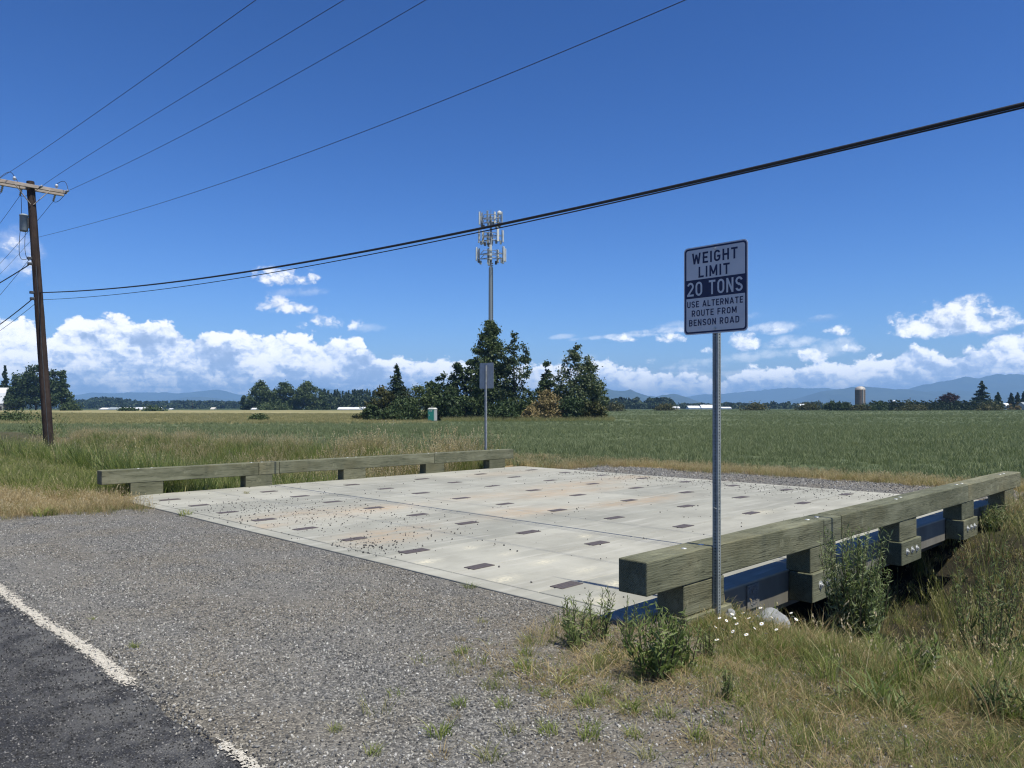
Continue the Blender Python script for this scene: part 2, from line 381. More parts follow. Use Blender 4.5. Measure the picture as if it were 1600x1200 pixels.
M['grass_dry'] = mat_leaf('dry_grass', [(0, (.15, .115, .052)), (.4, (.34, .25, .125)), (.8, (.52, .41, .235)), (1, (.66, .57, .40))], trans=.42)
M['grass_mixed'] = mat_leaf('mixed_grass', [(0, (.075, .112, .028)), (.4, (.185, .215, .070)), (.7, (.34, .31, .14)), (1, (.58, .49, .30))], trans=.45, obj_rnd=.4)
M['crop'] = mat_leaf('bluish_green_crop', [(0, (.098, .128, .060)), (.5, (.168, .202, .096)), (1, (.27, .292, .155))], trans=.3, obj_rnd=.4)
M['tan_crop'] = mat_leaf('straw_coloured_grass', [(0, (.11, .12, .045)), (.5, (.24, .225, .10)), (1, (.40, .355, .185))], trans=.2, obj_rnd=.5)
# ------------------------------------------------------------------ ground
def far_z(r):
    return np.interp(r, [0, 18, 60, 140, 400, 1000, 20000], [0, -.012, -.27, -.52, .70, 1.1, 1.1])
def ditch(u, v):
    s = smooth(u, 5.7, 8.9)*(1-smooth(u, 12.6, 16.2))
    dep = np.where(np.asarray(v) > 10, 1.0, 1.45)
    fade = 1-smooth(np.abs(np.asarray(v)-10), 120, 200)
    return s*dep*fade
def gz(u, v):
    u = np.asarray(u, float); v = np.asarray(v, float)
    r = np.hypot(u, v)
    z = far_z(r)-.016*smooth(u, 1.6, 2.4)-ditch(u, v)
    z = z-.05*(1-smooth(u, 1.3, 1.75))*(u > -9)
    bumps = .03*np.sin(u*1.7+v*.9)*np.sin(v*1.3-u*.6)+.02*np.sin(u*4.1)*np.sin(v*3.7+1)
    z = z+bumps*smooth(u, 2.6, 6)*(1-smooth(r, 60, 120))*(1-.93*((v > 3.9) & (v < 14.5) & (u < 20)))
    # verge right of the bridge falls a little away from the road
    z = z-.10*smooth(u, 3.6, 5.4)*(1-smooth(v, 3.0, 3.7))*(1-smooth(u, 6, 8))*smooth(v, -30, -10)
    return z
def gzs(u, v): return float(gz(u, v))
def axis(lo, hi, step, far, k=1.16):
    a = list(np.arange(lo, hi+1e-6, step)); s = step
    while a[-1] < far: s *= k; a.append(a[-1]+s)
    s = step; b = []
    x = lo
    while x > -far: s *= k; x -= s; b.append(x)
    return np.array(b[::-1]+a)
ax = axis(-9, 46, .33, 11500); ay = axis(-14, 62, .36, 11500)
GU, GV = np.meshgrid(ax, ay, indexing='ij')
gu, gv = GU.ravel(), GV.ravel()
gx, gd = view_xy(gu, gv)
gzv = gz(gu, gv)
nx, ny = len(ax), len(ay)
idx = np.arange(nx*ny).reshape(nx, ny)
faces = np.stack([idx[:-1, :-1], idx[1:, :-1], idx[1:, 1:], idx[:-1, 1:]], -1).reshape(-1, 4)
me = mesh_np('ground', np.stack([gu, gv, gzv], 1), faces)
def wob(u, v, a, s): return a*(np.sin(u*s+1.3*v*s*.7)+np.sin(v*s*1.9-u*s*1.1+2)+np.sin(v*s*.53+4))/2
g1 = smooth(gu, 1.2, 1.5)*(1-smooth(gu, 5.0+wob(gu, gv, .15, 1.1), 5.6))*smooth(gv, -3.6+1.0*gu+wob(gu, gv, .6, 1.3), -.6+.8*gu+wob(gu, gv, .6, 1.3))*(1-smooth(gv, 14.0-.25*(gu-2.9)+wob(gu, gv, .2, 2), 14.7-.25*(gu-2.9)+wob(gu, gv, .2, 2)))
g2 = smooth(gu, 1.2, 1.5)*(1-smooth(gu, 2.0, 2.7))
g3 = smooth(gu, 15.6, 16.2)*(1-smooth(gu, 18.6+wob(gu, gv, .5, .7), 19.6+wob(gu, gv, .5, .7)))*smooth(gv, 1.5, 4.5)*(1-smooth(gv, 14.4, 16))
grav = np.maximum(np.maximum(g1, g2*.8), g3)
cropb = np.where(gv > 15, 15.8, 19.2)+wob(gu, gv, .7, .4)
tanf = smooth(gd, 104+wob(gx, gd, 3, .08), 112+wob(gx, gd, 3, .08))*(1-smooth(gx, -16, -9))*(1-smooth(gd, 395, 420))
crop = smooth(gu, cropb, cropb+1.4)*(1-tanf)*(1-smooth(gd, 430, 500))
dry = np.maximum((1-smooth(np.abs(gu-cropb-.3), .6, 1.8))*.9, smooth(gv, 14.2, 14.8)*(1-smooth(gu, 4.2-.4*(gv-17), 5.2-.4*(gv-17))))
dry = dry*(1-smooth(gv, 24, 34))
far_g = smooth(gd, 400, 460)
for nm, arr in (('gravel', grav), ('crop', crop), ('dry', dry*(1-far_g)), ('tan', tanf), ('farland', far_g), ('dirt', smooth(gu+.7*(3.2-gv).clip(0, 3)*.5, 2.6, 4.2)*(1-smooth(gv, 3.4, 5.2))), ('mud_shade', smooth(ditch(gu, gv), .15, .6)*smooth(gv, -1.0, 2.6)*(1-smooth(gv, 17, 19)))):
    at = me.attributes.new(nm, 'FLOAT', 'POINT'); at.data.foreach_set('value', arr.astype(np.float32))
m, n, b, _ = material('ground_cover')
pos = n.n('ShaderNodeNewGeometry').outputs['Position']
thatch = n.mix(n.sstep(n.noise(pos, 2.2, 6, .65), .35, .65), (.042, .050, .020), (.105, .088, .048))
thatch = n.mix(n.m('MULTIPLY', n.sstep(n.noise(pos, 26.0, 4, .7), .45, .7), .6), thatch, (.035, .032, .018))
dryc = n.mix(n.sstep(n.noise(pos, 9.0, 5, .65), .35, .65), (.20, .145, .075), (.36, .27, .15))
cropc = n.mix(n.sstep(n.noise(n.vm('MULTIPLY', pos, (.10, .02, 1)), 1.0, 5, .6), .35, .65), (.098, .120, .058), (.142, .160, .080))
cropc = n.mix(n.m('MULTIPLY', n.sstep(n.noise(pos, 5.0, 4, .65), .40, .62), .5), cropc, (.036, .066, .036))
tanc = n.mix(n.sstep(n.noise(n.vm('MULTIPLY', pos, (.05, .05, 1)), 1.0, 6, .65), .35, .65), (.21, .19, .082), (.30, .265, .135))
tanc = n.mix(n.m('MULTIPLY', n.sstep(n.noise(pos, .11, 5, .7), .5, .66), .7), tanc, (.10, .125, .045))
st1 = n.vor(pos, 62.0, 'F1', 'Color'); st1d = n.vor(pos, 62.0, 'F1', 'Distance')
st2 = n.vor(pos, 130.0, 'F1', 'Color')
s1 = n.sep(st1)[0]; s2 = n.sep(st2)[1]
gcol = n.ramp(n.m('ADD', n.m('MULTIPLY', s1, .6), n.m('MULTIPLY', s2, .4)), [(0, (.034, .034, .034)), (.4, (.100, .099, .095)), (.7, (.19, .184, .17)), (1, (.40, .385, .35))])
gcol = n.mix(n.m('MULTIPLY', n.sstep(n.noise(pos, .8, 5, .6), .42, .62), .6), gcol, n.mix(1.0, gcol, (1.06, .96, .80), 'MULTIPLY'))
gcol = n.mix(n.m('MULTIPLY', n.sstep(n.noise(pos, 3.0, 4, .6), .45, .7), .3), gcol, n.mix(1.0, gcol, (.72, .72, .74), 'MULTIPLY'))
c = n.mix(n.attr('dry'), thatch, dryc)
c = n.mix(n.m('MULTIPLY', n.attr('mud_shade'), .93), c, (.020, .018, .013)); c = n.mix(n.attr('crop'), c, cropc); c = n.mix(n.attr('tan'), c, tanc); c = n.mix(n.attr('farland'), c, (.055, .075, .035))  # dark ditch mud, its colour deepened to paint in shade around the bridge
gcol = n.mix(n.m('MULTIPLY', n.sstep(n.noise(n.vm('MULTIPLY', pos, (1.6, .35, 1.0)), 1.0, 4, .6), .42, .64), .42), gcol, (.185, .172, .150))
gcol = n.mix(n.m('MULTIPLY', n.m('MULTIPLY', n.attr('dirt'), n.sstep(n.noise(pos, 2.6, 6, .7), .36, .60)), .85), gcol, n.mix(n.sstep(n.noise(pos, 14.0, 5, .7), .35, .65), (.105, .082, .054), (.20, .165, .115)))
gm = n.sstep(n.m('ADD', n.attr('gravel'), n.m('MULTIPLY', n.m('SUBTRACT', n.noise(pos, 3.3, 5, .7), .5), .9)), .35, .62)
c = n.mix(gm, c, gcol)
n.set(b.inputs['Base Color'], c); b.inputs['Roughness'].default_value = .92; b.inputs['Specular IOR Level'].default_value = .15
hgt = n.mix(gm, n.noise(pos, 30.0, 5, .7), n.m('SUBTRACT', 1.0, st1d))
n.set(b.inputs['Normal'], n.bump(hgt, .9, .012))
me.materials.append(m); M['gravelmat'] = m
me.polygons.foreach_set('use_smooth', [True]*len(me.polygons))
ground = link_mesh('ground', me); tag(ground, kind='structure')

# ------------------------------------------------------------------ road with worn edge line
rv = np.concatenate([-np.geomspace(12, 420, 34)[::-1], np.arange(-11.8, 20, .12), np.geomspace(20, 420, 40)])
cols = [-5.4, -3.6, -1.8, 0.0, .9, 1.5, 1.74]
V = []
for y in rv:
    for k, x in enumerate(cols):
        if k == len(cols)-1: x += .018*math.sin(y*3.1)*math.sin(y*1.27+1)+R.uniform(-.012, .012)-.075*math.exp(-((y-4.35)/.8)**2)
        V.append((x, y, float(far_z(math.hypot(x, y)))-.004))
k = len(cols); ii = np.arange(len(rv)*k).reshape(len(rv), k)
faces = np.stack([ii[:-1, :-1], ii[:-1, 1:], ii[1:, 1:], ii[1:, :-1]], -1).reshape(-1, 4)
me = mesh_np('road', V, faces)
m, n, b, _ = material('asphalt')
pos = n.n('ShaderNodeNewGeometry').outputs['Position']
vc = n.sep(n.vor(pos, 85.0, 'F1', 'Color'))[0]; vd = n.vor(pos, 85.0, 'F1', 'Distance')
c = n.ramp(vc, [(0, (.022, .022, .023)), (.45, (.048, .048, .048)), (.8, (.105, .103, .099)), (1, (.25, .24, .22))])
c = n.mix(n.sstep(vd, .22, .55), c, (.012, .012, .014))
c = n.mix(n.m('MULTIPLY', n.sstep(n.noise(pos, 1.3, 5, .6), .4, .65), .14), c, (.085, .085, .086))
rx_ = n.sep(pos)[0]; c = n.mix(n.m('MULTIPLY', n.m('MULTIPLY', n.sstep(rx_, .75, 1.6), n.sstep(n.noise(pos, 4.0, 5, .65), .35, .6)), .6), c, (.15, .147, .14))
n.set(b.inputs['Base Color'], c); b.inputs['Roughness'].default_value = .8
n.set(b.inputs['Normal'], n.bump(n.m('SUBTRACT', 1.0, vd), 1.0, .012))
me.materials.append(m); road = link_mesh('road', me); tag(road, kind='structure')
M['chip'] = mat_leaf('asphalt_chip', [(0, (.022, .022, .023)), (.5, (.055, .055, .055)), (.82, (.125, .122, .117)), (1, (.28, .265, .245))], trans=0.0, obj_rnd=1.0, rough=.75)
M['stone'] = mat_leaf('crushed_stone', [(0, (.052, .052, .052)), (.35, (.148, .147, .143)), (.62, (.255, .250, .236)), (.78, (.305, .282, .235)), (.93, (.40, .39, .36)), (1, (.54, .52, .48))], trans=0.0, obj_rnd=1.0, rough=.85, spec=.2)

line = MB()
from mathutils import noise as mnoise
st = .0085
for iv in range(int((9.4-2.4)/st)):
    y = 2.4+iv*st
    wear = -.20
    if 3.72 < y < 5.08: wear = .52-.55*max(0, abs(y-4.4)-.42)/.26
    if 3.2 < y <= 3.72: wear = .04
    c0 = 1.700+.016*math.sin(y*2.3)+.022*mnoise.noise((y*1.7, 3, 0))
    for iu in range(30):
        x = c0-.128+iu*st
        e = max(0, abs(x-c0)-.020)/.042
        nv = mnoise.noise((x*75, y*60, 1.0))*.50+mnoise.noise((x*24, y*15, 5.0))*.34+mnoise.noise((x*160, y*140, 9.0))*.30
        if nv > wear+.50*e-.08:
            z = .0022+.0015*nv; jx = R.uniform(-.003, .003); jy = R.uniform(-.003, .003)
            line.add([(x+jx, y+jy, z), (x+st, y-jy, z), (x+st-jx, y+st, z), (x, y+st+jx, z)], [(0, 1, 2, 3)])
ys = [9.4+i*.2 for i in range(60)]+list(np.geomspace(21.5, 400, 40))
for a, b2 in zip(ys[:-1], ys[1:]):
    j = lambda: R.uniform(-.025, .025)
    za, zb = float(far_z(a))+.004, float(far_z(b2))+.004
    line.add([(1.64+j(), a, za), (1.77+j(), a, za), (1.77+j(), b2, zb), (1.64+j(), b2, zb)], [(0, 1, 2, 3)])
ys = [2.4-i*.2 for i in range(60)]
for a, b2 in zip(ys[:-1], ys[1:]):
    line.add([(1.65, a, .004), (1.75, a, .004), (1.75, b2, .004), (1.65, b2, .004)], [(0, 1, 2, 3)])
M['road_paint'] = mat_plain('worn_white_road_paint', (.64, .59, .50), (.42, .39, .33), 30, .85, 0, .6, 140)
tag(line.build('road_marking', M['road_paint']), kind='structure')

# ------------------------------------------------------------------ bridge deck
m, n, b, _ = material('deck_concrete')
pos = n.n('ShaderNodeNewGeometry').outputs['Position']
rnd = n.n('ShaderNodeObjectInfo').outputs['Random']
base = n.mix(n.sstep(n.noise(pos, .9, 6, .62), .3, .7), (.255, .253, .228), (.335, .332, .300))
base = n.mix(1.0, base, n.mix(rnd, (.90, .91, .90), (1.10, 1.09, 1.06)), 'MULTIPLY')
cell = n.t.nodes.new('ShaderNodeTexWhiteNoise'); px_, py_, pz_ = n.sep(pos)
n.set(cell.inputs['Vector'], n.comb(n.m('FLOOR', n.m('DIVIDE', n.m('SUBTRACT', px_, 8.45), 3.8)), n.m('FLOOR', n.m('DIVIDE', n.m('SUBTRACT', py_, 3.65), 1.22)), 0.0))
base = n.mix(1.0, base, n.mix(cell.outputs['Value'], (.88, .885, .87), (1.10, 1.09, 1.06)), 'MULTIPLY')
lng = n.noise(n.vm('MULTIPLY', pos, (.7, 7.0, 1.0)), 1.0, 5, .6)
base = n.mix(n.m('MULTIPLY', n.sstep(lng, .5, .72), .55), base, (.44, .43, .385))
base = n.mix(n.m('MULTIPLY', n.sstep(n.noise(pos, 4.5, 6, .7), .52, .75), .35), base, (.25, .235, .20))
spk = n.vor(pos, 26.0, 'F1', 'Distance')
base = n.mix(n.m('MULTIPLY', n.m('SUBTRACT', 1.0, n.sstep(spk, .05, .13)), n.m('MULTIPLY', .5, n.sstep(n.noise(pos, 1.6, 3, .5), .45, .6))), base, (.17, .16, .15))
base = n.mix(n.m('MULTIPLY', n.sstep(n.noise(n.vm('MULTIPLY', pos, (.55, 1.6, 1.0)), 1.3, 7, .68), .50, .72), .42), base, (.215, .205, .175))
rn = n.noise(n.vm('MULTIPLY', pos, (3.2, 11.0, 1.0)), 1.0, 6, .7)
rust = n.m('MULTIPLY', n.attr('rust'), n.sstep(rn, .30, .60))
base = n.mix(n.m('MULTIPLY', rust, .68, clamp=True), base, n.mix(n.sstep(rn, .5, .8), (.40, .285, .18), (.33, .20, .10)))
sc_ = n.m('MULTIPLY', n.attr('scuff'), n.sstep(n.noise(pos, 22.0, 4, .7), .36, .58))
base = n.mix(n.m('MULTIPLY', sc_, .9, clamp=True), base, (.60, .555, .42))
side_shade = n.m('MULTIPLY', n.sstep(n.m('MULTIPLY', pz_, -1.0), .006, .03), n.lin(n.noise(n.vm('MULTIPLY', pos, (2.5, 1.0, .8)), 1.0, 5, .6), .3, .7, .55, .85))
base = n.mix(side_shade, base, (.095, .084, .068))  # side faces coloured darker and browner, painting in the shade below the rail
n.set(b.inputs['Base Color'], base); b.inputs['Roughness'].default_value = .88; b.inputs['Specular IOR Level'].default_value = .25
n.set(b.inputs['Normal'], n.bump(n.noise(pos, 120.0, 4, .7), .25, .004))
M['concrete'] = m
M['plate'] = mat_plain('rusty_steel_plate', (.066, .060, .062), (.125, .098, .088), 9, .65, .2, .3, 80, coord='Generated')
bridge = empty('bridge', (5.0, 9.75, 0), 'low bridge of pale concrete slabs with rows of dark steel plates', 'bridge')
B0 = (5.0, 9.75, 0)
PW = 1.22; V0 = 3.65
rust_px = [(585,795,.9,.35,1.0),(612,840,.7,.3,.9),(600,831,.8,.2,.8),(830,800,1.0,.3,.9),(800,798,.6,.4,.7),(1000,783,1.0,.3,.9),(960,787,.8,.3,.8),(900,757,1.6,.5,.8),(860,772,1.2,.4,.8),(760,775,1.0,.4,.6),(405,823,.45,.2,1.0),(465,802,1.2,.35,.6),(550,800,1.2,.4,.6),(870,768,1.2,.3,.9),(1025,778,.8,.25,.8),(990,745,1.6,.5,.7),(780,740,1.4,.5,.5),(930,765,1.0,.3,.6)]
scuff_px = [(664,878,.16,.08),(785,906,.19,.09),(732,855,.12,.06),(848,877,.16,.07),(910,889,.18,.06),(957,912,.2,.08),(938,940,.22,.07),(790,864,.14,.05),(916,838,.12,.05),(1190,800,.3,.1),(1280,855,.2,.07)]
RU = [UV(x, y)+(a, c_, s) for x, y, a, c_, s in rust_px]; SU = [UV(x, y)+(a, c_) for x, y, a, c_ in scuff_px]
for kx in range(10):
    y0, y1 = V0+kx*PW+(.014 if kx else .038), V0+(kx+1)*PW-.014; x0, x1 = 5.225, 16.05
    ztop = R.uniform(-.004, .0)
    nu, nv_ = 72, 8
    us = np.linspace(x0, x1, nu+1); vs = np.linspace(y0, y1, nv_+1)
    A, Bv = np.meshgrid(us, vs, indexing='ij'); a_, b_ = A.ravel(), Bv.ravel()
    ed = np.minimum(np.minimum(a_-x0, x1-a_), np.minimum(b_-y0, y1-b_))
    zz = np.full(a_.shape, ztop)
    ru = np.zeros(a_.shape); su = np.zeros(a_.shape)
    for (cu, cv_, su_, sv_, s) in RU: ru = np.maximum(ru, s*np.exp(-((a_-cu)/su_)**2-((b_-cv_)/sv_)**2))
    for (cu, cv_, su_, sv_) in SU: su = np.maximum(su, np.exp(-((a_-cu)/su_)**2-((b_-cv_)/sv_)**2))
    ii = np.arange(len(a_)).reshape(nu+1, nv_+1)
    top_f = np.stack([ii[:-1, :-1], ii[1:, :-1], ii[1:, 1:], ii[:-1, 1:]], -1).reshape(-1, 4)
    P = np.stack([a_, b_, zz], 1)
    # arris and sides
    ring = list(ii[:, 0])+list(ii[-1, 1:])+list(ii[-2::-1, -1])+list(ii[0, -2:0:-1])
    nb = len(P); low1 = []; 
    cx, cy = (x0+x1)/2, (y0+y1)/2
    r1 = [(P[i][0]+(.005 if P[i][0] >= x1-1e-6 else -.005 if P[i][0] <= x0+1e-6 else 0), P[i][1]+(.005 if P[i][1] >= y1-1e-6 else -.005 if P[i][1] <= y0+1e-6 else 0), ztop-.006) for i in ring]
    r2 = [(p[0], p[1], -.34) for p in r1]
    allv = np.concatenate([P, np.array(r1), np.array(r2)]); L_ = len(ring)
    fl = [tuple(f) for f in top_f]
    for i in range(L_):
        j = (i+1) % L_
        fl.append((ring[j], ring[i], nb+i, nb+j)[::-1]); fl.append((nb+j, nb+i, nb+L_+i, nb+L_+j)[::-1])
    fl.append(tuple(nb+L_+i for i in range(L_))[::-1])
    allv = allv-np.array(B0)
    me = mesh_np('deck_panel', allv, fl)
    pad = np.zeros(2*L_)
    for nm, arr in (('rust', ru), ('scuff', su)):
        at = me.attributes.new(nm, 'FLOAT', 'POINT'); at.data.foreach_set('value', np.concatenate([arr, pad]).astype(np.float32))
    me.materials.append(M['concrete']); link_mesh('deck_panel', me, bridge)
for x0, x1 in ((4.995, 5.212), (16.064, 16.28)):
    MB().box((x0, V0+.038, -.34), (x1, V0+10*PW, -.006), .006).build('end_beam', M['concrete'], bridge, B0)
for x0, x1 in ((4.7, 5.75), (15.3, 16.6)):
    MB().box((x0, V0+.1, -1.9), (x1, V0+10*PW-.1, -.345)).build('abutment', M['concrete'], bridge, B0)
for yv in (4.25, 15.2):
    MB().box((5.0, yv-.15, -.62), (16.2, yv+.15, -.335)).build('girder', M['dark_metal'], bridge, B0)
pm = MB().box((-.170, -.080, -.004), (.170, .080, .004), .002)
plate_me = mesh_np('steel_plate', pm.v, pm.f); plate_me.materials.append(M['plate'])
seam_m = None
for ux in (5.63, 7.60, 9.60, 11.58, 13.50, 15.42):
    for k in range(1, 10):
        o = link_mesh('steel_plate', plate_me, bridge)
        o.location = (ux+R.uniform(-.03, .03)-B0[0], V0+k*PW+R.uniform(-.012, .012)-B0[1], .001)
        o.rotation_euler = (0, 0, R.uniform(-.03, .03)); o.scale = (R.uniform(.93, 1.05), R.uniform(.93, 1.06), 1)
pl = MB().box((6.90, 3.6655, -.262), (7.14, 3.6808, -.028)).build('placard', M['paper'], bridge, B0)
im = MB()
for _ in range(26):
    x = 6.93+R.random()*.16; z = -.24+R.random()*.17; im.box((x, 3.6610, z), (x+R.uniform(.012, .04), 3.6653, z+R.uniform(.005, .016)))
im.box((6.92, 3.6610, -.062), (7.11, 3.6653, -.045))
io = im.build('faded_print', M['ink'], pl, B0); io['kind'] = 'stuff'

# ------------------------------------------------------------------ timber guardrails bolted along both edges
def guardrail(label, yin, yout, cuts, blocks, blen, brackets):
    ylo, yhi = min(yin, yout), max(yin, yout); O = (cuts[0], (yin+yout)/2, 0)
    t = empty('timber_guardrail', O, label, 'guardrail', 'timber guardrails along the bridge')
    for i, (a, c_) in enumerate(zip(cuts[:-1], cuts[1:])):
        dzz = R.uniform(-.003, .003)
        mb = MB(); bm = bmesh.new(); bmesh.ops.create_cube(bm, size=1.0)
        x0, x1 = a+.004, c_-.004
        for vv in bm.verts: vv.co = Vector((vv.co.x*(x1-x0), vv.co.y*(yhi-ylo), vv.co.z*.268))
        bmesh.ops.bevel(bm, geom=bm.edges[:], offset=.011, segments=2, affect='EDGES', profile=.5)
        es = [e for e in bm.edges if abs(e.verts[0].co.x-e.verts[1].co.x) > .2]
        bmesh.ops.subdivide_edges(bm, edges=es, cuts=max(2, int((x1-x0)/.35)), use_grid_fill=True)
        for vv in bm.verts:
            if abs(vv.co.x) < (x1-x0)/2-.02:
                vv.co.y += .005*mnoise.noise((vv.co.x*1.9, i*7.0, vv.co.z*3)); vv.co.z += .005*mnoise.noise((vv.co.x*1.7, 40+i*3.0, vv.co.y*3))
        me = bpy.data.meshes.new('timber_beam'); bm.to_mesh(me); bm.free(); me.materials.append(M['timber'])
        o = link_mesh('timber_beam', me, t, ((x0+x1)/2-O[0], R.uniform(-.003, .003), .379+dzz))
    for bx in blocks:
        o = MB().box((-blen/2, ylo+.006-O[1], -.012), (blen/2, yhi-.004-O[1], .243), .007).build('spacer_block', M['timber_block'], t)
        o.location = (bx+blen/2-O[0], 0, 0)
        wsh = MB(); 
        for q in (-.13, .13):
            wsh = MB().lathe(0, 0, [(.0, .005), (.024, .0045), (.026, 0)], 12)
            wo = wsh.build('washer', M['bolt'], t); wo.location = (bx+blen/2+q-O[0], R.uniform(-.02, .02), .5135)
        # outrigger bracket bolted to the slab edge
        s = -1 if yout < yin else 1
        e0, e1 = sorted((yout+s*.028, (V0+.028 if s < 0 else V0+10*PW+.012)))
        br = MB().box((-.37, e0-O[1], -.315), (.37, e1-O[1], -.016), .008).build('bracket_block', M['timber_block'], t)
        br.location = (bx+blen/2-O[0]+.03, 0, 0)
        if brackets:
            for q in (-.19, .0, .18):
                bo = MB(); fy = (e0 if s < 0 else e1)-O[1]
                bo.tube([(q, fy, -.15), (q, fy+s*.006, -.15)], .044, 14); bo.tube([(q, fy+s*.006, -.15), (q, fy+s*.02, -.15)], .025, 6)
                bo.tube([(q, fy+s*.02, -.15), (q, fy+s*.032, -.151)], .011, 8)
                bo.build('bolt', M['bolt'], br)
    return t
guardrail('timber guardrail beside the weight limit sign, seen from its outer side', 3.720, 3.445, [4.91, 8.15, 8.61, 13.5, 16.9], [5.44, 7.83, 10.47, 13.18, 15.77], .64, True)
guardrail('timber guardrail on the far edge of the deck, seen from the deck side', 15.78, 16.055, [4.80, 7.97, 8.46, 12.89, 15.85], [5.32, 7.67, 10.12, 12.61, 14.89], .62, False)
# ------------------------------------------------------------------ weight limit sign
def punched_post(mb, hx, z0, z1, t=.0028, pitch=.0254, rh=.0082):
    """square steel tube with a row of real holes in every face"""
    nrow = int((z1-z0)/pitch)
    for side in range(4):
        a = side*math.pi/2; ca, sa = math.cos(a), math.sin(a)
        def P(x, z, dep): # face normal -y rotated
            px_, py_ = x, -hx+dep
            return (px_*ca-py_*sa, px_*sa+py_*ca, z)
        for i in range(nrow):
            za, zb = z0+i*pitch, z0+(i+1)*pitch; zc = (za+zb)/2
            oc = [(math.cos(math.pi*(k+.5)/4)*rh, math.sin(math.pi*(k+.5)/4)*rh) for k in range(8)]
            sq = [(hx, (zb-zc)*.41), (hx*.41, zb-zc), (-hx*.41, zb-zc), (-hx, (zb-zc)*.41), (-hx, -(zb-zc)*.41), (-hx*.41, za-zc), (hx*.41, za-zc), (hx, -(zb-zc)*.41)]
            vs = [P(x, zc+z, 0) for x, z in oc]+[P(x, zc+z, 0) for x, z in sq]+[P(x, zc+z, t) for x, z in oc]
            fs = []
            for k in range(8):
                j = (k+1) % 8; fs += [(k, k+8, j+8, j)[::-1], (k, j, j+16, k+16)[::-1]]
            vs += [P(hx, zb, 0), P(-hx, zb, 0), P(-hx, za, 0), P(hx, za, 0)]
            fs += [(8, 24, 9)[::-1], (10, 25, 11)[::-1], (12, 26, 13)[::-1], (14, 27, 15)[::-1]]
            mb.add(vs, fs)
    return mb
def rounded(w_, h_, r_, n_=6):
    out = []
    for cx, cy, a0 in ((w_/2-r_, h_/2-r_, 0), (-w_/2+r_, h_/2-r_, 90), (-w_/2+r_, -h_/2+r_, 180), (w_/2-r_, -h_/2+r_, 270)):
        for k in range(n_+1):
            a = rad(a0+90*k/n_); out.append((cx+r_*math.cos(a), cy+r_*math.sin(a)))
    return out
SX, SY = 5.90, 3.42
sgz = gzs(SX, SY)
sign = empty('weight_limit_sign', (SX, SY, sgz), 'white WEIGHT LIMIT 20 TONS sign on a perforated steel post by the near guardrail', 'road sign')
post = punched_post(MB(), .0255, -.3, 3.06-sgz).build('post', M['galv'], sign)
tw = MB()                                   # a twist of wire left on the post
tw.tube([(.030*math.cos(a*1.0), .030*math.sin(a), .88-sgz-.01*a) for a in np.linspace(math.pi*.8, math.pi*1.9, 9)], .0022, 5)
tw.build('wire_twist', M['bolt'], sign)
SW, SH = .61, .762; SZ = 2.723
def face_pt(x, y, off): return (-.0275-off, -x, y+SZ-sgz)        # local x to the reader's right, y up, off towards the reader
pan = MB(); o_ = rounded(SW, SH, .038); K = len(o_)
pan.add([face_pt(x, y, .0) for x, y in o_]+[face_pt(x, y, .003) for x, y in o_], [tuple(range(K)), tuple(range(2*K-1, K-1, -1))]+[(i, i+K, (i+1) % K+K, (i+1) % K) for i in range(K)])
panel = pan.build('sign_panel', M['sign_white'], sign)
bd = MB(); a1 = rounded(SW-.020, SH-.020, .030); a2 = rounded(SW-.050, SH-.050, .020)
bd.add([face_pt(x, y, .0034) for x, y in a1]+[face_pt(x, y, .0034) for x, y in a2], [(i, (i+1) % K, (i+1) % K+K, i+K)[::-1] for i in range(K)])
bd.build('border', M['sign_navy'], panel)
def fy(fr): return SH/2-fr*SH
def fx(fr): return -SW/2+fr*SW
bn = MB(); bn.add([face_pt(x, y, .0034) for x, y in ((fx(.040), fy(.586)), (fx(.960), fy(.586)), (fx(.960), fy(.374)), (fx(.040), fy(.374)))], [(3, 2, 1, 0)])
bn.build('band', M['sign_navy'], panel)
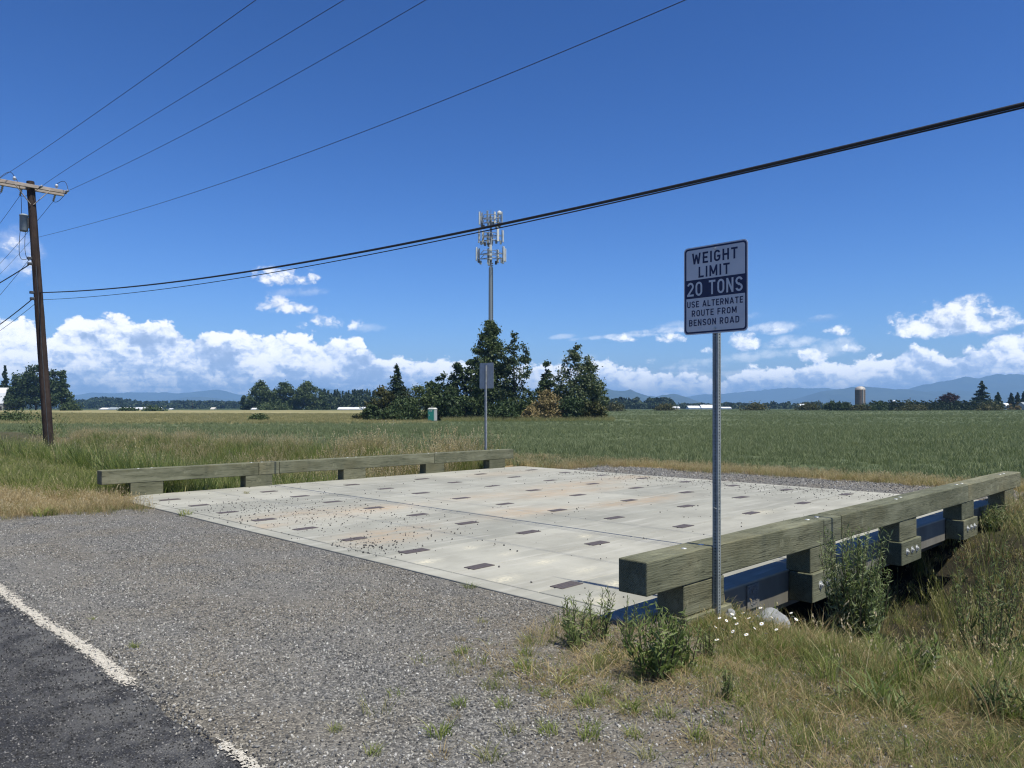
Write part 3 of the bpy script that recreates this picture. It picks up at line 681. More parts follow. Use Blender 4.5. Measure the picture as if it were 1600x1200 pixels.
# block lettering drawn as strokes, the way road sign alphabets are built
def arc(cx, cy, rx, ry, a0, a1, n_=12): return [(cx+rx*math.cos(rad(a0+(a1-a0)*i/n_)), cy+ry*math.sin(rad(a0+(a1-a0)*i/n_))) for i in range(n_+1)]
def glyph(ch, t):
    h_ = t/2; w_ = {'W': .80, 'M': .72, 'I': t, 'E': .50, 'F': .50, 'L': .48, 'T': .56, 'A': .68}.get(ch, .58); l, r_, b_, u_ = h_, w_-h_, h_, 1-h_; mx = w_/2; rx = mx-h_
    vert = lambda x: [(x, 0), (x, 1)]
    hor = lambda y, x0=0.0, x1=None: [(x0, y), (w_ if x1 is None else x1, y)]
    if ch in 'O0': S_ = [[(l, .5)]+arc(mx, 1-h_-rx*1.1, rx, rx*1.1, 180, 0)+arc(mx, h_+rx*1.1, rx, rx*1.1, 0, -180)+[(l, .5)]]
    elif ch == 'G': S_ = [arc(mx, 1-h_-rx*1.1, rx, rx*1.1, 20, 180)+arc(mx, h_+rx*1.1, rx, rx*1.1, 180, 360)+[(r_, .46)], [(mx, .46), (w_, .46)]]
    elif ch == 'S': S_ = [arc(mx, .755-h_*.5, rx, .245-h_*.5, 15, 180)+arc(mx, .755-h_*.5, rx, .245-h_*.5, 180, 270, 6)[1:]+arc(mx, .255+h_*.25, rx, .255-h_*.75, 90, -90)+arc(mx, .255+h_*.25, rx, .255-h_*.75, -90, -168, 6)[1:]]
    elif ch == '2': S_ = [arc(mx, .70, rx, .30-h_, 165, 0, 10)+arc(mx, .70, rx, .30-h_, 0, -38, 4)[1:]+[(l, h_*1.2)], hor(h_)]
    elif ch == 'U': S_ = [[(l, 1)]+arc(mx, h_+rx*1.1, rx, rx*1.1, 180, 360)+[(r_, 1)]]
    elif ch == 'D': S_ = [vert(l), [(0, u_)]+arc(w_-h_-.22, 1-h_-.24, .22, .24, 90, 0)+arc(w_-h_-.22, h_+.24, .22, .24, 0, -90)+[(0, b_)]]
    elif ch == 'B': S_ = [vert(l), [(0, u_)]+arc(w_-h_-.20, .765-h_/2, .19, .235-h_/2, 90, -90)+[(0, .53)], [(w_*.5, .53)]+arc(w_-h_-.21, .265+h_/2, .21, .265-h_/2, 90, -90)+[(0, b_)]]
    elif ch == 'R': S_ = [vert(l), [(0, u_)]+arc(w_-h_-.22, .73-h_/2, .22, .27-h_/2, 90, -90)+[(0, .46)], [(mx-.02, .46), (w_-h_*.9, 0)]]
    elif ch == 'W': S_ = [[(h_*.9, 1), (.22, 0)], [(.22, 0), (.40, .86)], [(.40, .86), (.58, 0)], [(.58, 0), (.80-h_*.9, 1)]]
    elif ch == 'M': S_ = [vert(l), vert(r_), [(l, 1), (mx, .18)], [(mx, .18), (r_, 1)]]
    elif ch == 'N': S_ = [vert(l), vert(r_), [(l, .98), (r_, .02)]]
    elif ch == 'A': S_ = [[(h_*.9, 0), (mx, 1)], [(mx, 1), (w_-h_*.9, 0)], hor(.28, .16, w_-.16)]
    elif ch == 'E': S_ = [vert(l), hor(u_), hor(.51, 0, w_*.88), hor(b_)]
    elif ch == 'F': S_ = [vert(l), hor(u_), hor(.50, 0, w_*.86)]
    elif ch == 'L': S_ = [vert(l), hor(b_)]
    elif ch == 'T': S_ = [vert(mx), hor(u_)]
    elif ch == 'H': S_ = [vert(l), vert(r_), hor(.51)]
    else: S_ = [vert(l)]
    return S_, w_
def lettering(txt, x0, x1, y0, y1, mat, name, parent, put, t=.165, gap=.17, off=.0042):
    H_ = y1-y0; runs = []; x = 0.0
    for ch in txt:
        if ch == ' ': x += .40; continue
        S_, w_ = glyph(ch, t); runs += [[(px_+x, py_) for px_, py_ in s] for s in S_]; x += w_+gap
    W_ = x-gap; sx = (x1-x0)/W_; mb = MB()
    for k_, s in enumerate(runs):
        P = [Vector((px_*sx, py_*H_, 0)) for px_, py_ in s]; hw = t*min(H_, H_*.5+sx*.5)/2; vs = []; n_ = len(P)
        closed = (P[0]-P[-1]).length < 1e-6
        for i in range(n_):
            d0 = (P[i]-P[i-1] if i else (P[-1]-P[-2] if closed else P[1]-P[0])).normalized(); d1 = (P[i+1]-P[i] if i < n_-1 else (P[1]-P[0] if closed else P[i]-P[i-1])).normalized()
            d = (d0+d1).normalized(); nn = Vector((-d.y, d.x, 0)); m_ = min(1.6, 1/max(.4, d.dot(d1)))
            for sg in (1, -1):
                p = P[i]+nn*hw*sg*m_; vs.append(put(x0+p.x, y0+min(max(p.y, 0), H_), off+(k_ % 4)*.00012))
        mb.add(vs, [(2*i, 2*i+1, 2*i+3, 2*i+2) for i in range(n_-1)])
    return mb.build(name, mat, parent)
for txt, xa, xb, ya, yb, mt, tt in (('WEIGHT', .135, .85, .070, .197, 'sign_navy', .17), ('LIMIT', .24, .73, .232, .355, 'sign_navy', .17), ('20 TONS', .055, .925, .400, .560, 'sign_white', .145),
                       ('USE ALTERNATE', .055, .93, .618, .690, 'sign_navy', .165), ('ROUTE FROM', .13, .835, .722, .794, 'sign_navy', .165), ('BENSON ROAD', .085, .875, .829, .902, 'sign_navy', .165)):
    lettering(txt, fx(xa), fx(xb), fy(yb), fy(ya), M[mt], 'lettering', panel, face_pt, tt)['kind'] = 'stuff'
for fr in (.052, .945):
    bl = MB(); p = Vector(face_pt(0, fy(fr), .003)); bl.tube([p, p+Vector((-.003, 0, 0))], .014, 14); bl.tube([p+Vector((-.003, 0, 0)), p+Vector((-.009, 0, 0))], .008, 6)
    bl.build('bolt', M['bolt'], sign)

# sign at the far end of the bridge, seen from behind
bx, by = PD(759, 22.9); bz = gzs(bx, by)
s2 = empty('road_sign', (bx, by, bz), 'bare aluminium back of a road sign on a thin post beyond the far guardrail', 'road sign')
punched_post(MB(), .027, -.3, ZD(568, 22.9)-bz, pitch=.0508, rh=.0056).build('post', M['galv_dull'], s2)
zc = ZD(587, 22.9)-bz
pb = MB(); pb.add([(.030, x, y+zc) for x, y in o_]+[(.033, x, y+zc) for x, y in o_], [tuple(range(K-1, -1, -1)), tuple(range(K, 2*K))]+[(i, (i+1) % K, (i+1) % K+K, i+K) for i in range(K)])
pb.build('sign_panel', M['sign_back'], s2)

# ------------------------------------------------------------------ utility pole
PB = (8.79, 35.05); PT = (8.20, 35.66); PTZ = 10.84; pbz = gzs(*PB)
def pole_at(z):
    t = (z-pbz)/(PTZ-pbz); return Vector((PB[0]+(PT[0]-PB[0])*t, PB[1]+(PT[1]-PB[1])*t, z))
up = empty('utility_pole', (PB[0], PB[1], pbz), 'leaning dark wooden utility pole with a crossarm and grey transformer', 'utility pole')
O = (PB[0], PB[1], pbz)
zs = np.linspace(pbz-.4, PTZ, 26)
MB().tube([pole_at(z) for z in zs], [.195-.05*(z-pbz)/(PTZ-pbz)+.004*math.sin(z*5) for z in zs], 16).build('pole', M['pole_wood'], up, O)
ARMZ = 10.60; pa = pole_at(ARMZ)
arm = MB().box((pa.x-1.32, pa.y-.30, ARMZ-.065), (pa.x+1.24, pa.y-.19, ARMZ+.065), .006); arm.build('crossarm', M['arm_wood'], up, O)
MB().box((pa.x-1.32, pa.y+.17, ARMZ-.065), (pa.x+1.24, pa.y+.28, ARMZ+.065), .006).build('crossarm', M['arm_wood'], up, O)
for s in (-1, 1):
    MB().tube([(pa.x+s*.62, pa.y-.31, ARMZ-.05), (pa.x+s*.05, pa.y-.2, ARMZ-.72)], .018, 6).build('brace', M['arm_wood'], up, O)
def insulator(p, h=.2):
    i = MB(); i.tube([p, p+Vector((0, 0, .09))], .012, 6)
    i.lathe(p.x, p.y, [(.02, p.z+.06), (.07, p.z+.08), (.04, p.z+.11), (.075, p.z+.125), (.045, p.z+.16), (.05, p.z+.19), (0, p.z+.2)], 12)
    i.build('insulator', M['porcelain'], up, O)
for du in (-.62, .86): insulator(Vector((pa.x+du, pa.y-.245, ARMZ+.06)))
def deadend(p, q):
    i = MB(); p = Vector(p); q = Vector(q); d = (q-p)
    pts_ = [p+d*t for t in np.linspace(0, 1, 9)]; i.tube(pts_, [.012, .05, .02, .05, .02, .05, .02, .05, .012], 10)
    i.build('dead_end_insulator', M['porcelain'], up, O); return q
for du, yb in ((-1.2, -.31), (.24, -.31), (1.18, -.31)):
    deadend((pa.x+du, pa.y+yb, ARMZ), (pa.x+du, pa.y+yb-.34, ARMZ-.02))
for du in (-.9, -.25, .95):
    deadend((pa.x+du, pa.y+.29, ARMZ-.03), (pa.x+du, pa.y+.6, ARMZ-.26))
tz = 9.15; tp = pole_at(tz)+Vector((-.30, .14, 0))
tr = MB().lathe(tp.x, tp.y, [(0, tz-.34), (.13, tz-.34), (.15, tz-.31), (.15, tz+.27), (.165, tz+.28), (.165, tz+.31), (.10, tz+.35), (0, tz+.36)], 20)
tr.build('transformer', M['grey_paint'], up, O)
MB().box((tp.x+.10, tp.y-.12, tz-.2), (tp.x+.26, tp.y-.02, tz+.2)).build('transformer_bracket', M['dark_metal'], up, O)
def loop(a, b_, sag, r_=.011, n_=12):
    a, b_ = Vector(a), Vector(b_); mb = MB()
    mb.tube([a.lerp(b_, t)+Vector((-.3*sag*math.sin(math.pi*t), 0, -sag*math.sin(math.pi*t))) for t in np.linspace(0, 1, n_)], r_, 5)
    mb.build('jumper_wire', M['black'], up, O)
loop((tp.x-.08, tp.y, tz+.33), (pa.x-.62, pa.y-.245, ARMZ+.26), -.25)
loop((pa.x-1.2, pa.y-.6, ARMZ), (pa.x-.62, pa.y-.245, ARMZ+.26), -.22)
loop((pa.x-1.2, pa.y-.65, ARMZ), (pa.x-.9, pa.y+.6, ARMZ-.26), .35)
loop((pa.x+1.18, pa.y-.65, ARMZ), (pa.x+.86, pa.y-.245, ARMZ+.26), -.25)
loop((pa.x+.95, pa.y+.6, ARMZ-.26), (pa.x+1.18, pa.y-.65, ARMZ), .22)
loop((pa.x+.24, pa.y-.65, ARMZ), (pa.x-.25, pa.y+.6, ARMZ-.26), .18)
loop((tp.x-.12, tp.y+.02, tz-.30), (tp.x+.16, tp.y+.06, 7.75), .5)
loop((tp.x+.06, tp.y+.04, tz-.33), (tp.x+.20, tp.y+.02, 7.65), .25)
for zz_ in (7.72, 7.5, 6.35, 6.1):
    p = pole_at(zz_); MB().box((p.x-.30, p.y-.07, zz_-.05), (p.x-.12, p.y+.07, zz_+.05), .01).build('wire_clamp', M['dark_metal'], up, O)
MB().tube([pole_at(z)+Vector((-.05, -.185+.004*z, 0)) for z in np.linspace(.2, 7.4, 14)], .016, 6).build('conduit', M['dark_metal'], up, O)

# ------------------------------------------------------------------ overhead lines
def wire(name, label, cat, group, pts_, r_, mat='black'):
    mb = MB(); mb.tube(pts_, r_, 6, cap=False); o = mb.build(name, M[mat]); return tag(o, label, cat, group)
def zfit(rows, u):
    """(pixel x, pixel y) samples on a line that runs at world x = u: returns world y and z arrays"""
    out = []
    for px, py in rows:
        r_ = (px-800)/F; v = u*(1-r_)/(1+r_); d = (u+v)/S2; out.append((v, ZD(py, d)))
    return np.array(sorted(out))
gW = 'conductors strung from the crossarm'
def span(u0, rows, vend, deg=2, vfar=-40, after=None):
    a = zfit(rows, u0); pf = np.polyfit(a[:, 0], a[:, 1], deg)
    vs = np.concatenate([np.linspace(vfar, 0, 26)[:-1], np.linspace(0, vend, 60)])
    zs_ = np.where(vs >= a[0, 0], np.polyval(pf, vs), 0)
    lo = a[0, 0]; sl = np.polyval(np.polyder(pf), lo)
    zs_ = np.where(vs < lo, np.polyval(pf, lo)+sl*(vs-lo)+.0035*(vs-lo)**2, zs_)
    return vs, zs_
def beyond(u0, v0, z0, slope, ln=46, du=0.0, k=.0028):
    return [(u0+du*t, v0+t, z0-slope*t+k*t*t) for t in np.linspace(0, ln, 30)]
YA = pa.y-.65
for u0, rows, lab in ((pa.x-1.2, [(2, 281), (200, 142), (400, 0)], 'thin power conductor running to the outer end of the crossarm'),
                      (pa.x+.24, [(62, 286), (300, 143), (537, 0)], 'thin power conductor running to the crossarm beside the pole top'),
                      (pa.x+1.18, [(112, 293), (390, 156), (665, 0)], 'thin power conductor running to the crossarm end over the field')):
    vs, zs_ = span(u0, rows, YA); zs_ = zs_+(ARMZ-.02-zs_[-1])*np.exp(-(YA-vs)/5.0)
    wire('power_line', lab, 'power line', gW, [(u0, v, z) for v, z in zip(vs, zs_)], .0065)
for du, sl in ((-.9, .17), (-.25, .17), (.95, .17)):
    lab = {-.9: 'power conductor leaving the back of the crossarm at its roadward end', -.25: 'power conductor leaving the back of the crossarm close by the pole', .95: 'power conductor leaving the back of the crossarm at its field end'}[du]
    wire('power_line', lab, 'power line', 'conductors leading away behind the pole', beyond(pa.x+du, pa.y+.6, ARMZ-.26, sl, du=.0), .0085)
un = pole_at(8.7).x
vs, zs_ = span(un, [(62, 370), (137, 351), (250, 317.5), (342, 288), (400, 267.5), (800, 114), (1070, 0)], 35.7, 3)
wire('power_line', 'single neutral wire fixed to the pole below the transformer', 'power line', None, [(un, v, z) for v, z in zip(vs, zs_)]+beyond(un, 35.8, zs_[-1], .15)[1:], .0055)
uc = 8.45
thick = [(72, 457), (200, 448), (300, 438.5), (400, 420.5), (600, 388), (800, 349), (1000, 302), (1200, 254), (1400, 211), (1600, 165)]
a = zfit(thick, uc); pf = np.polyfit(a[:, 0], a[:, 1], 3)
def cz(v):
    lo = a[0, 0]; v = np.asarray(v, float)
    return np.where(v < lo, np.polyval(pf, lo)+np.polyval(np.polyder(pf), lo)*(v-lo)+.004*(v-lo)**2, np.polyval(pf, v))
vs = np.concatenate([np.linspace(-40, 0, 24)[:-1], np.linspace(0, 35.3, 80)])
zc_ = cz(vs)
wire('telephone_cable', 'thick black bundled cable, lowest across the bridge', 'cable', 'cables on the lower pole clamps', [(uc, v, z) for v, z in zip(vs, zc_)]+beyond(uc, 35.3, zc_[-1], .13)[1:], .021)
lw = [(uc+.0, v, z-.032-.26*max(0, (v-5)/30.5)**1.2) for v, z in zip(vs, zc_)]
wire('telephone_cable', 'thinner black cable hanging just under the thick one', 'cable', 'cables on the lower pole clamps', lw+beyond(uc, 35.3, lw[-1][2], .13)[1:], .009)
p0 = pole_at(7.5)+Vector((-.2, 0, 0))
wire('service_cable', 'twisted service cable leaving the pole below the transformer', 'cable', None, [(p0.x-.05*t+.02*math.sin(t*9), p0.y+t, 7.5-.09*t+.003*t*t) for t in np.linspace(0, 40, 60)], .022)
p0 = pole_at(7.72)+Vector((-.2, 0, 0))
wire('service_cable', 'thin drop wire leaving the pole towards the barn', 'cable', None, [(p0.x+.0*t, p0.y+t, 7.72-.2*t+.003*t*t) for t in np.linspace(0, 40, 40)], .009)

# ------------------------------------------------------------------ cell tower
TD = 145.0; tx, ty = PD(767, TD); tzg = gzs(tx, ty)
tower = empty('cell_tower', (tx, ty, tzg), 'grey monopole cell tower carrying three tiers of pale antennas', 'cell tower')
TO = (tx, ty, tzg)
zt = ZD(332, TD)
MB().tube([(tx, ty, tzg-.2), (tx, ty, ZD(500, TD)), (tx, ty, ZD(418, TD))], [.62, .45, .41], 18).build('mast', M['galv'], tower, TO)
MB().tube([(tx, ty, ZD(418, TD)), (tx, ty, ZD(340, TD))], .22, 14).build('mast_top', M['galv_dull'], tower, TO)
cl = MB()
for k in range(26):
    z = ZD(500, TD)+k*.42; cl.box((tx-.12, ty-.50, z), (tx+.10, ty-.40, z+.2))
cl.build('cable_run', M['dark_metal'], tower, TO)['kind'] = 'stuff'
CR = Vector((1/S2, -1/S2, 0)); CF = Vector((1/S2, 1/S2, 0))       # across and along the line of sight, for placing things round the mast
for ti, (zy, rad_, hh, ww, slots) in enumerate(((398, 2.75, 2.9, .48, [(-2.7, -.6), (.02, -2.3), (2.45, -.9), (-.5, 1.6), (1.25, 1.6), (2.75, .6), (-2.4, .9)]),
                            (370, 2.3, 2.5, .5, [(-2.25, -.5), (-1.55, .6), (1.35, -1.6), (2.3, -.4), (.1, 1.8), (-.6, 1.7)]),
                            (342, 2.1, 2.6, .34, [(-2.15, -.5), (-1.8, .7), (-.6, -1.5), (-.15, 1.5), (.75, -.9), (2.1, -.3), (1.4, 1.2)]))):
    z0 = ZD(zy, TD)
    ring = MB()
    for zz_ in (z0-.55, z0+.35):
        pr = [Vector((tx, ty, zz_))+CR*(rad_*.92*math.cos(q))+CF*(rad_*.92*math.sin(q)) for q in (rad(-95), rad(25), rad(145))]
        pr = [pr[0]-CR*1.0, pr[0]+CR*1.0]+pr[1:]
        for i in range(len(pr)): ring.tube([pr[i], pr[(i+1) % len(pr)]], .06, 6)
    for q in (-95, 25, 145):
        e = Vector((tx, ty, 0))+CR*(rad_*.92*math.cos(rad(q)))+CF*(rad_*.92*math.sin(rad(q)))
        for zz_ in (z0-.55, z0+.35): ring.tube([(tx, ty, zz_+.05), (e.x, e.y, zz_)], .075, 6)
    ring.build('mount_frame', M['galv_dull'], tower, TO)['kind'] = 'stuff'
    for sx, sf in slots:
        p = Vector((tx, ty, z0))+CR*sx+CF*sf; q = math.atan2((CR*sx+CF*sf).y, (CR*sx+CF*sf).x)
        dark = (ti == 2 and R.random() < .6)
        hk = hh*R.uniform(.75, 1.05)
        an = MB(); bm_ = MB().box((-.11, -ww/2, -hk/2), (.11, ww/2, hk/2), .04)
        an.add(bm_.v, bm_.f)
        ao = an.build('antenna', M['grey_paint' if dark else 'white_antenna'], tower); ao.location = p-Vector(TO); ao.rotation_euler = (0, 0, q)
        pp = MB().tube([(-.25, 0, -hk/2-.2), (-.25, 0, hk/2+.1)], .05, 6); pp.box((-.25, -.05, -.4), (-.1, .05, .4)); 
        po = pp.build('antenna_pipe', M['galv_dull'], ao)
        rr_ = MB().box((-.62, -.2, -hk/2-.35), (-.32, .2, -hk/2+.35), .03); rr_.build('radio_unit', M['dark_metal' if R.random() < .6 else 'grey_paint'], ao)
dp = Vector((tx, ty, ZD(335, TD)))+CR*1.65-CF*1.2
dm = MB(); nrm = (CR*.25-CF).normalized(); s_ = nrm.cross(Vector((0, 0, 1))).normalized(); t_ = s_.cross(nrm)
vv_ = [dp+nrm*.12]; fs_ = []
for ri, (rr_, off) in enumerate(((.22, .10), (.40, .02), (.42, -.12))):
    for k in range(16): vv_.append(dp+nrm*off+(s_*math.cos(k*math.pi/8)+t_*math.sin(k*math.pi/8))*rr_)
for k in range(16):
    k2 = (k+1) % 16; fs_.append((0, 1+k, 1+k2))
    for ri in range(2): fs_.append((1+ri*16+k, 17+ri*16+k, 17+ri*16+k2, 1+ri*16+k2))
dm.add([x[:] for x in vv_], fs_); dm.build('dish', M['white_antenna'], tower, TO)
MB().tube([(tx, ty, ZD(345, TD)), (tx-.0, ty, zt+.5)], .05, 6).build('lightning_rod', M['galv'], tower, TO)

# ------------------------------------------------------------------ portable toilet
qd = 129.0; qx, qy = PD(676, qd); qz = gzs(qx, qy)
pt_ = empty('portable_toilet', (qx, qy, qz), 'green portable toilet with a grey side standing before the bushes', 'portable toilet', rz=rad(20))
MB().box((-.56, -.60, 0), (.56, .60, .12)).build('base', M['dark_metal'], pt_)
MB().box((-.54, -.57, .12), (.54, .57, 2.05), .03).build('cabin', M['toilet_grey'], pt_)
dd_ = MB().box((-.585, -.47, .16), (-.542, .47, 2.0), .01).build('door', M['toilet_green'], pt_)
MB().box((-.61, .25, 1.0), (-.588, .36, 1.14)).build('latch', M['white_antenna'], dd_)
for q in (-.25, .07): MB().box((-.597, q, 1.68), (-.588, q+.2, 1.86)).build('vent', M['white_antenna'], dd_)
for s in (-1, 1): MB().box((-.56, s*.57-.035, .12), (-.50, s*.57+.035, 2.06), .01).build('corner_post', M['toilet_green'], pt_)
rf = MB(); rf.add([(-.6, -.62, 2.06), (.6, -.62, 2.06), (.6, .62, 2.06), (-.6, .62, 2.06), (-.45, -.4, 2.30), (.45, -.4, 2.30), (.45, .4, 2.30), (-.45, .4, 2.30)], [(4, 5, 6, 7), (0, 1, 5, 4), (1, 2, 6, 5), (2, 3, 7, 6), (3, 0, 4, 7), (3, 2, 1, 0)])
rf.build('roof', M['white_antenna'], pt_)
MB().tube([(.35, .35, 2.2), (.35, .35, 2.55)], .05, 8).build('vent_pipe', M['toilet_grey'], pt_)
# ------------------------------------------------------------------ far hills
M['forest_hill'] = mat_plain('forested_hillside', (.018, .034, .020), (.045, .062, .034), .006, .95)
def mountain(name, D, prof_, depth, spur, seed, base_z=.9):
    pr = np.array(prof_, float); xs_px = np.linspace(pr[0, 0], pr[-1, 0], 150)
    ys = np.interp(xs_px, pr[:, 0], pr[:, 1])
    rows = []; ts = [0, .18, .36, .54, .7, .84, .93, 1.0, 1.15, 1.5, 2.0]
    for x, y in zip(xs_px, ys):
        hh = ZD(y, D)-base_z
        for t in ts:
            d = D-depth*(1-t)
            lat = (x-800)/F*D
            nz = mnoise.noise((lat*.0016+seed, d*.0011, seed))*spur+mnoise.noise((lat*.006+seed, d*.004, seed*2))*spur*.35
            q = t if t <= 1 else 2-t
            z = base_z-3+max(0, (hh+3)*(q**.85)) + (nz*q*(1-q)*3 if t < 1 else 0)
            if t == 1.0: z += (mnoise.noise((lat*.006, seed, 0))+.6*mnoise.noise((lat*.017, seed, 3)))*hh*.06
            rows.append(((lat+d)/S2, (d-lat)/S2, z))
    k = len(ts); ii = np.arange(len(rows)).reshape(-1, k)
    fa = np.stack([ii[:-1, :-1], ii[1:, :-1], ii[1:, 1:], ii[:-1, 1:]], -1).reshape(-1, 4)
    me = mesh_np(name, rows, fa); me.materials.append(M['forest_hill']); me.polygons.foreach_set('use_smooth', [True]*len(me.polygons))
    return tag(link_mesh(name, me), kind='structure')
mountain('mountain', 13200, [(-160,630),(-60,618),(0,612),(60,616),(95,616),(112,619),(127,616),(150,613),(180,615),(205,613),(262,613),(276,615),(292,613.5),(315,613),(337,607.5),(350,611),(372,616),(400,620),(440,618),(470,612),(488,609),(503,606),(520,609),(545,611),(570,609),(595,613),(640,618),(700,622),(760,628)], 2600, 90, 3.1)
mountain('mountain', 9500, [(240,636),(270,624),(295,621),(312,620),(335,622),(352,625),(380,628),(430,634)], 1500, 30, 8.7)
mountain('mountain', 7400, [(840,634),(880,618),(915,607),(946,606),(967,611),(985,609),(1000,615),(1012,618),(1025,620),(1036,617),(1047,615.5),(1060,617),(1075,625),(1095,628),(1112,630),(1150,636)], 1300, 40, 5.2)
mountain('mountain', 13000, [(1020,632),(1060,622),(1100,616),(1150,614),(1178,611),(1200,609),(1232,606),(1262,607),(1300,606.5),(1340,610),(1400,616),(1480,625)], 2200, 80, 1.7)
mountain('mountain', 8600, [(1235,636),(1260,627),(1280,612),(1312,607),(1335,605.5),(1360,604),(1380,606),(1395,609),(1407,607.5),(1420,611),(1450,612),(1500,610),(1560,616),(1640,622),(1740,632)], 1700, 60, 6.3)
mountain('mountain', 10500, [(1380,628),(1418,612),(1430,605),(1445,600),(1475,597),(1487,592.5),(1520,589),(1532,589.5),(1548,587),(1562,584),(1572,586),(1587,583),(1610,586),(1680,578),(1760,590),(1860,604),(2000,625)], 2200, 90, 9.4)

# ------------------------------------------------------------------ foliage helpers
def leaf_quads(C, s, tint, rng, aspect=.6, upb=.35, axis=None):
    n_ = len(C)
    nrm = rng.normal(size=(n_, 3)); nrm[:, 2] += upb*1.5; nrm /= np.linalg.norm(nrm, axis=1)[:, None]+1e-9
    t = rng.normal(size=(n_, 3)) if axis is None else axis+rng.normal(size=(n_, 3))*.35
    t -= nrm*(t*nrm).sum(1)[:, None]; t /= np.linalg.norm(t, axis=1)[:, None]+1e-9
    b_ = np.cross(nrm, t); s = np.asarray(s)[:, None]
    V = np.stack([C-t*s, C+b_*s*aspect+nrm*s*.12, C+t*s, C-b_*s*aspect+nrm*s*.12], 1).reshape(-1, 3)
    return V, np.arange(4*n_).reshape(-1, 4), np.repeat(tint, 4)
def place_leaves(name, C, s, tint, rng, mat, parent, **kw):
    V, fa, ti = leaf_quads(np.asarray(C), s, np.clip(tint, 0, 1), rng, **kw)
    me = mesh_np(name, V, fa, ti); me.materials.append(mat); return link_mesh(name, me, parent)
def prof_fn(kind):
    P_ = {'dome': [(0, .75), (.15, .95), (.4, 1), (.7, .8), (.9, .45), (1, .1)],
          'cone': [(0, .95), (.1, 1), (.5, .62), (.8, .28), (1, .03)],
          'spire': [(0, .9), (.15, 1), (.4, .75), (.62, .45), (.72, .30), (.86, .30), (1, .05)],
          'oval': [(0, .35), (.2, .8), (.45, 1), (.7, .88), (.9, .5), (1, .12)],
          'column': [(0, .8), (.3, 1), (.6, .9), (.8, .62), (.93, .34), (1, .06)],
          'poplar': [(0, .85), (.25, 1), (.5, .88), (.65, .62), (.8, .40), (.92, .22), (1, .04)]}[kind]
    a_ = np.array(P_); return lambda t: np.interp(t, a_[:, 0], a_[:, 1])
def broad(name, px, ytop, ybase, wpx, d, kind, mat, label, cat='tree', group=None, n=70, lpc=75, leaf=.26, z0=.04, seed=0, gap=.15, clump=.13, flat=.8, depth=1.0, trunk=True, tb=.0):
    rng = np.random.default_rng(seed+int(px*7)); u, v = PD(px, d); zb = gzs(u, v); h = ZD(ytop, d)-zb; w_ = wpx*d/F/2
    t = empty(name, (u, v, zb), label, cat, group)
    pf_ = prof_fn(kind); cs = []
    while len(cs) < n:
        q = rng.random(); 
        if rng.random() > pf_(q)**1.2+.12: continue
        rf = rng.random()**.42; an = rng.random()*2*math.pi
        r_ = pf_(q)*w_*rf*(.86+.28*rng.random())
        p = np.array([r_*math.cos(an), r_*math.sin(an)*depth, h*(z0+(1-z0)*q*.985)])
        if mnoise.noise((p[0]/w_*1.4+seed, p[1]/w_*1.4, p[2]/h*3+seed)) < -.42+gap: continue
        cs.append(p)
    cs = np.array(cs)
    cr = clump*w_*2*(.6+.8*rng.random(n))*(.55+.45*pf_(cs[:, 2]/h)); 
    C = np.repeat(cs, lpc, 0)+rng.normal(size=(n*lpc, 3))*np.repeat(cr, lpc)[:, None]*np.array([.55, .55, .55*flat])
    C[:, 2] = np.maximum(C[:, 2], .05*h*rng.random(len(C)))
    tint = np.repeat(.35*rng.random(n), lpc)+.65*rng.random(n*lpc)+tb
    crown = place_leaves('crown', C, leaf*(.5+rng.random(len(C))), tint, rng, M[mat], t)
    if trunk:
        tr_ = MB(); zt_ = h*.8; r0 = max(.06, h*.017)
        P_ = [(.12*w_*math.sin(q*4+seed)*q, .1*w_*math.sin(q*3)*q, -.2+(zt_+.2)*q) for q in np.linspace(0, 1, 7)]
        tr_.tube(P_, [r0*(1-.85*q) for q in np.linspace(0, 1, 7)], 8)
        for i in range(0, n, max(1, n//16)):
            c_ = cs[i]; zs0 = max(.06*h, c_[2]-.5*np.hypot(c_[0], c_[1])-.08*h)
            tr_.tube([(0.06*w_, 0, min(zs0, zt_)), tuple(c_*np.array([.55, .55, 1])+np.array([0, 0, (zs0-c_[2])*.35])), tuple(c_)], [r0*.42, r0*.25, r0*.08], 5, cap=False)
        tr_.build('trunk', M['bark'], t)
    else:
        st_ = MB()
        for i in range(0, n, max(1, n//8)):
            c_ = cs[i]; st_.tube([(c_[0]*.15, c_[1]*.15, -.15), tuple(c_*np.array([.6, .6, .6])), tuple(c_)], [.05, .035, .012], 5, cap=False)
        st_.build('stem', M['bush_stem'], t)
    return t
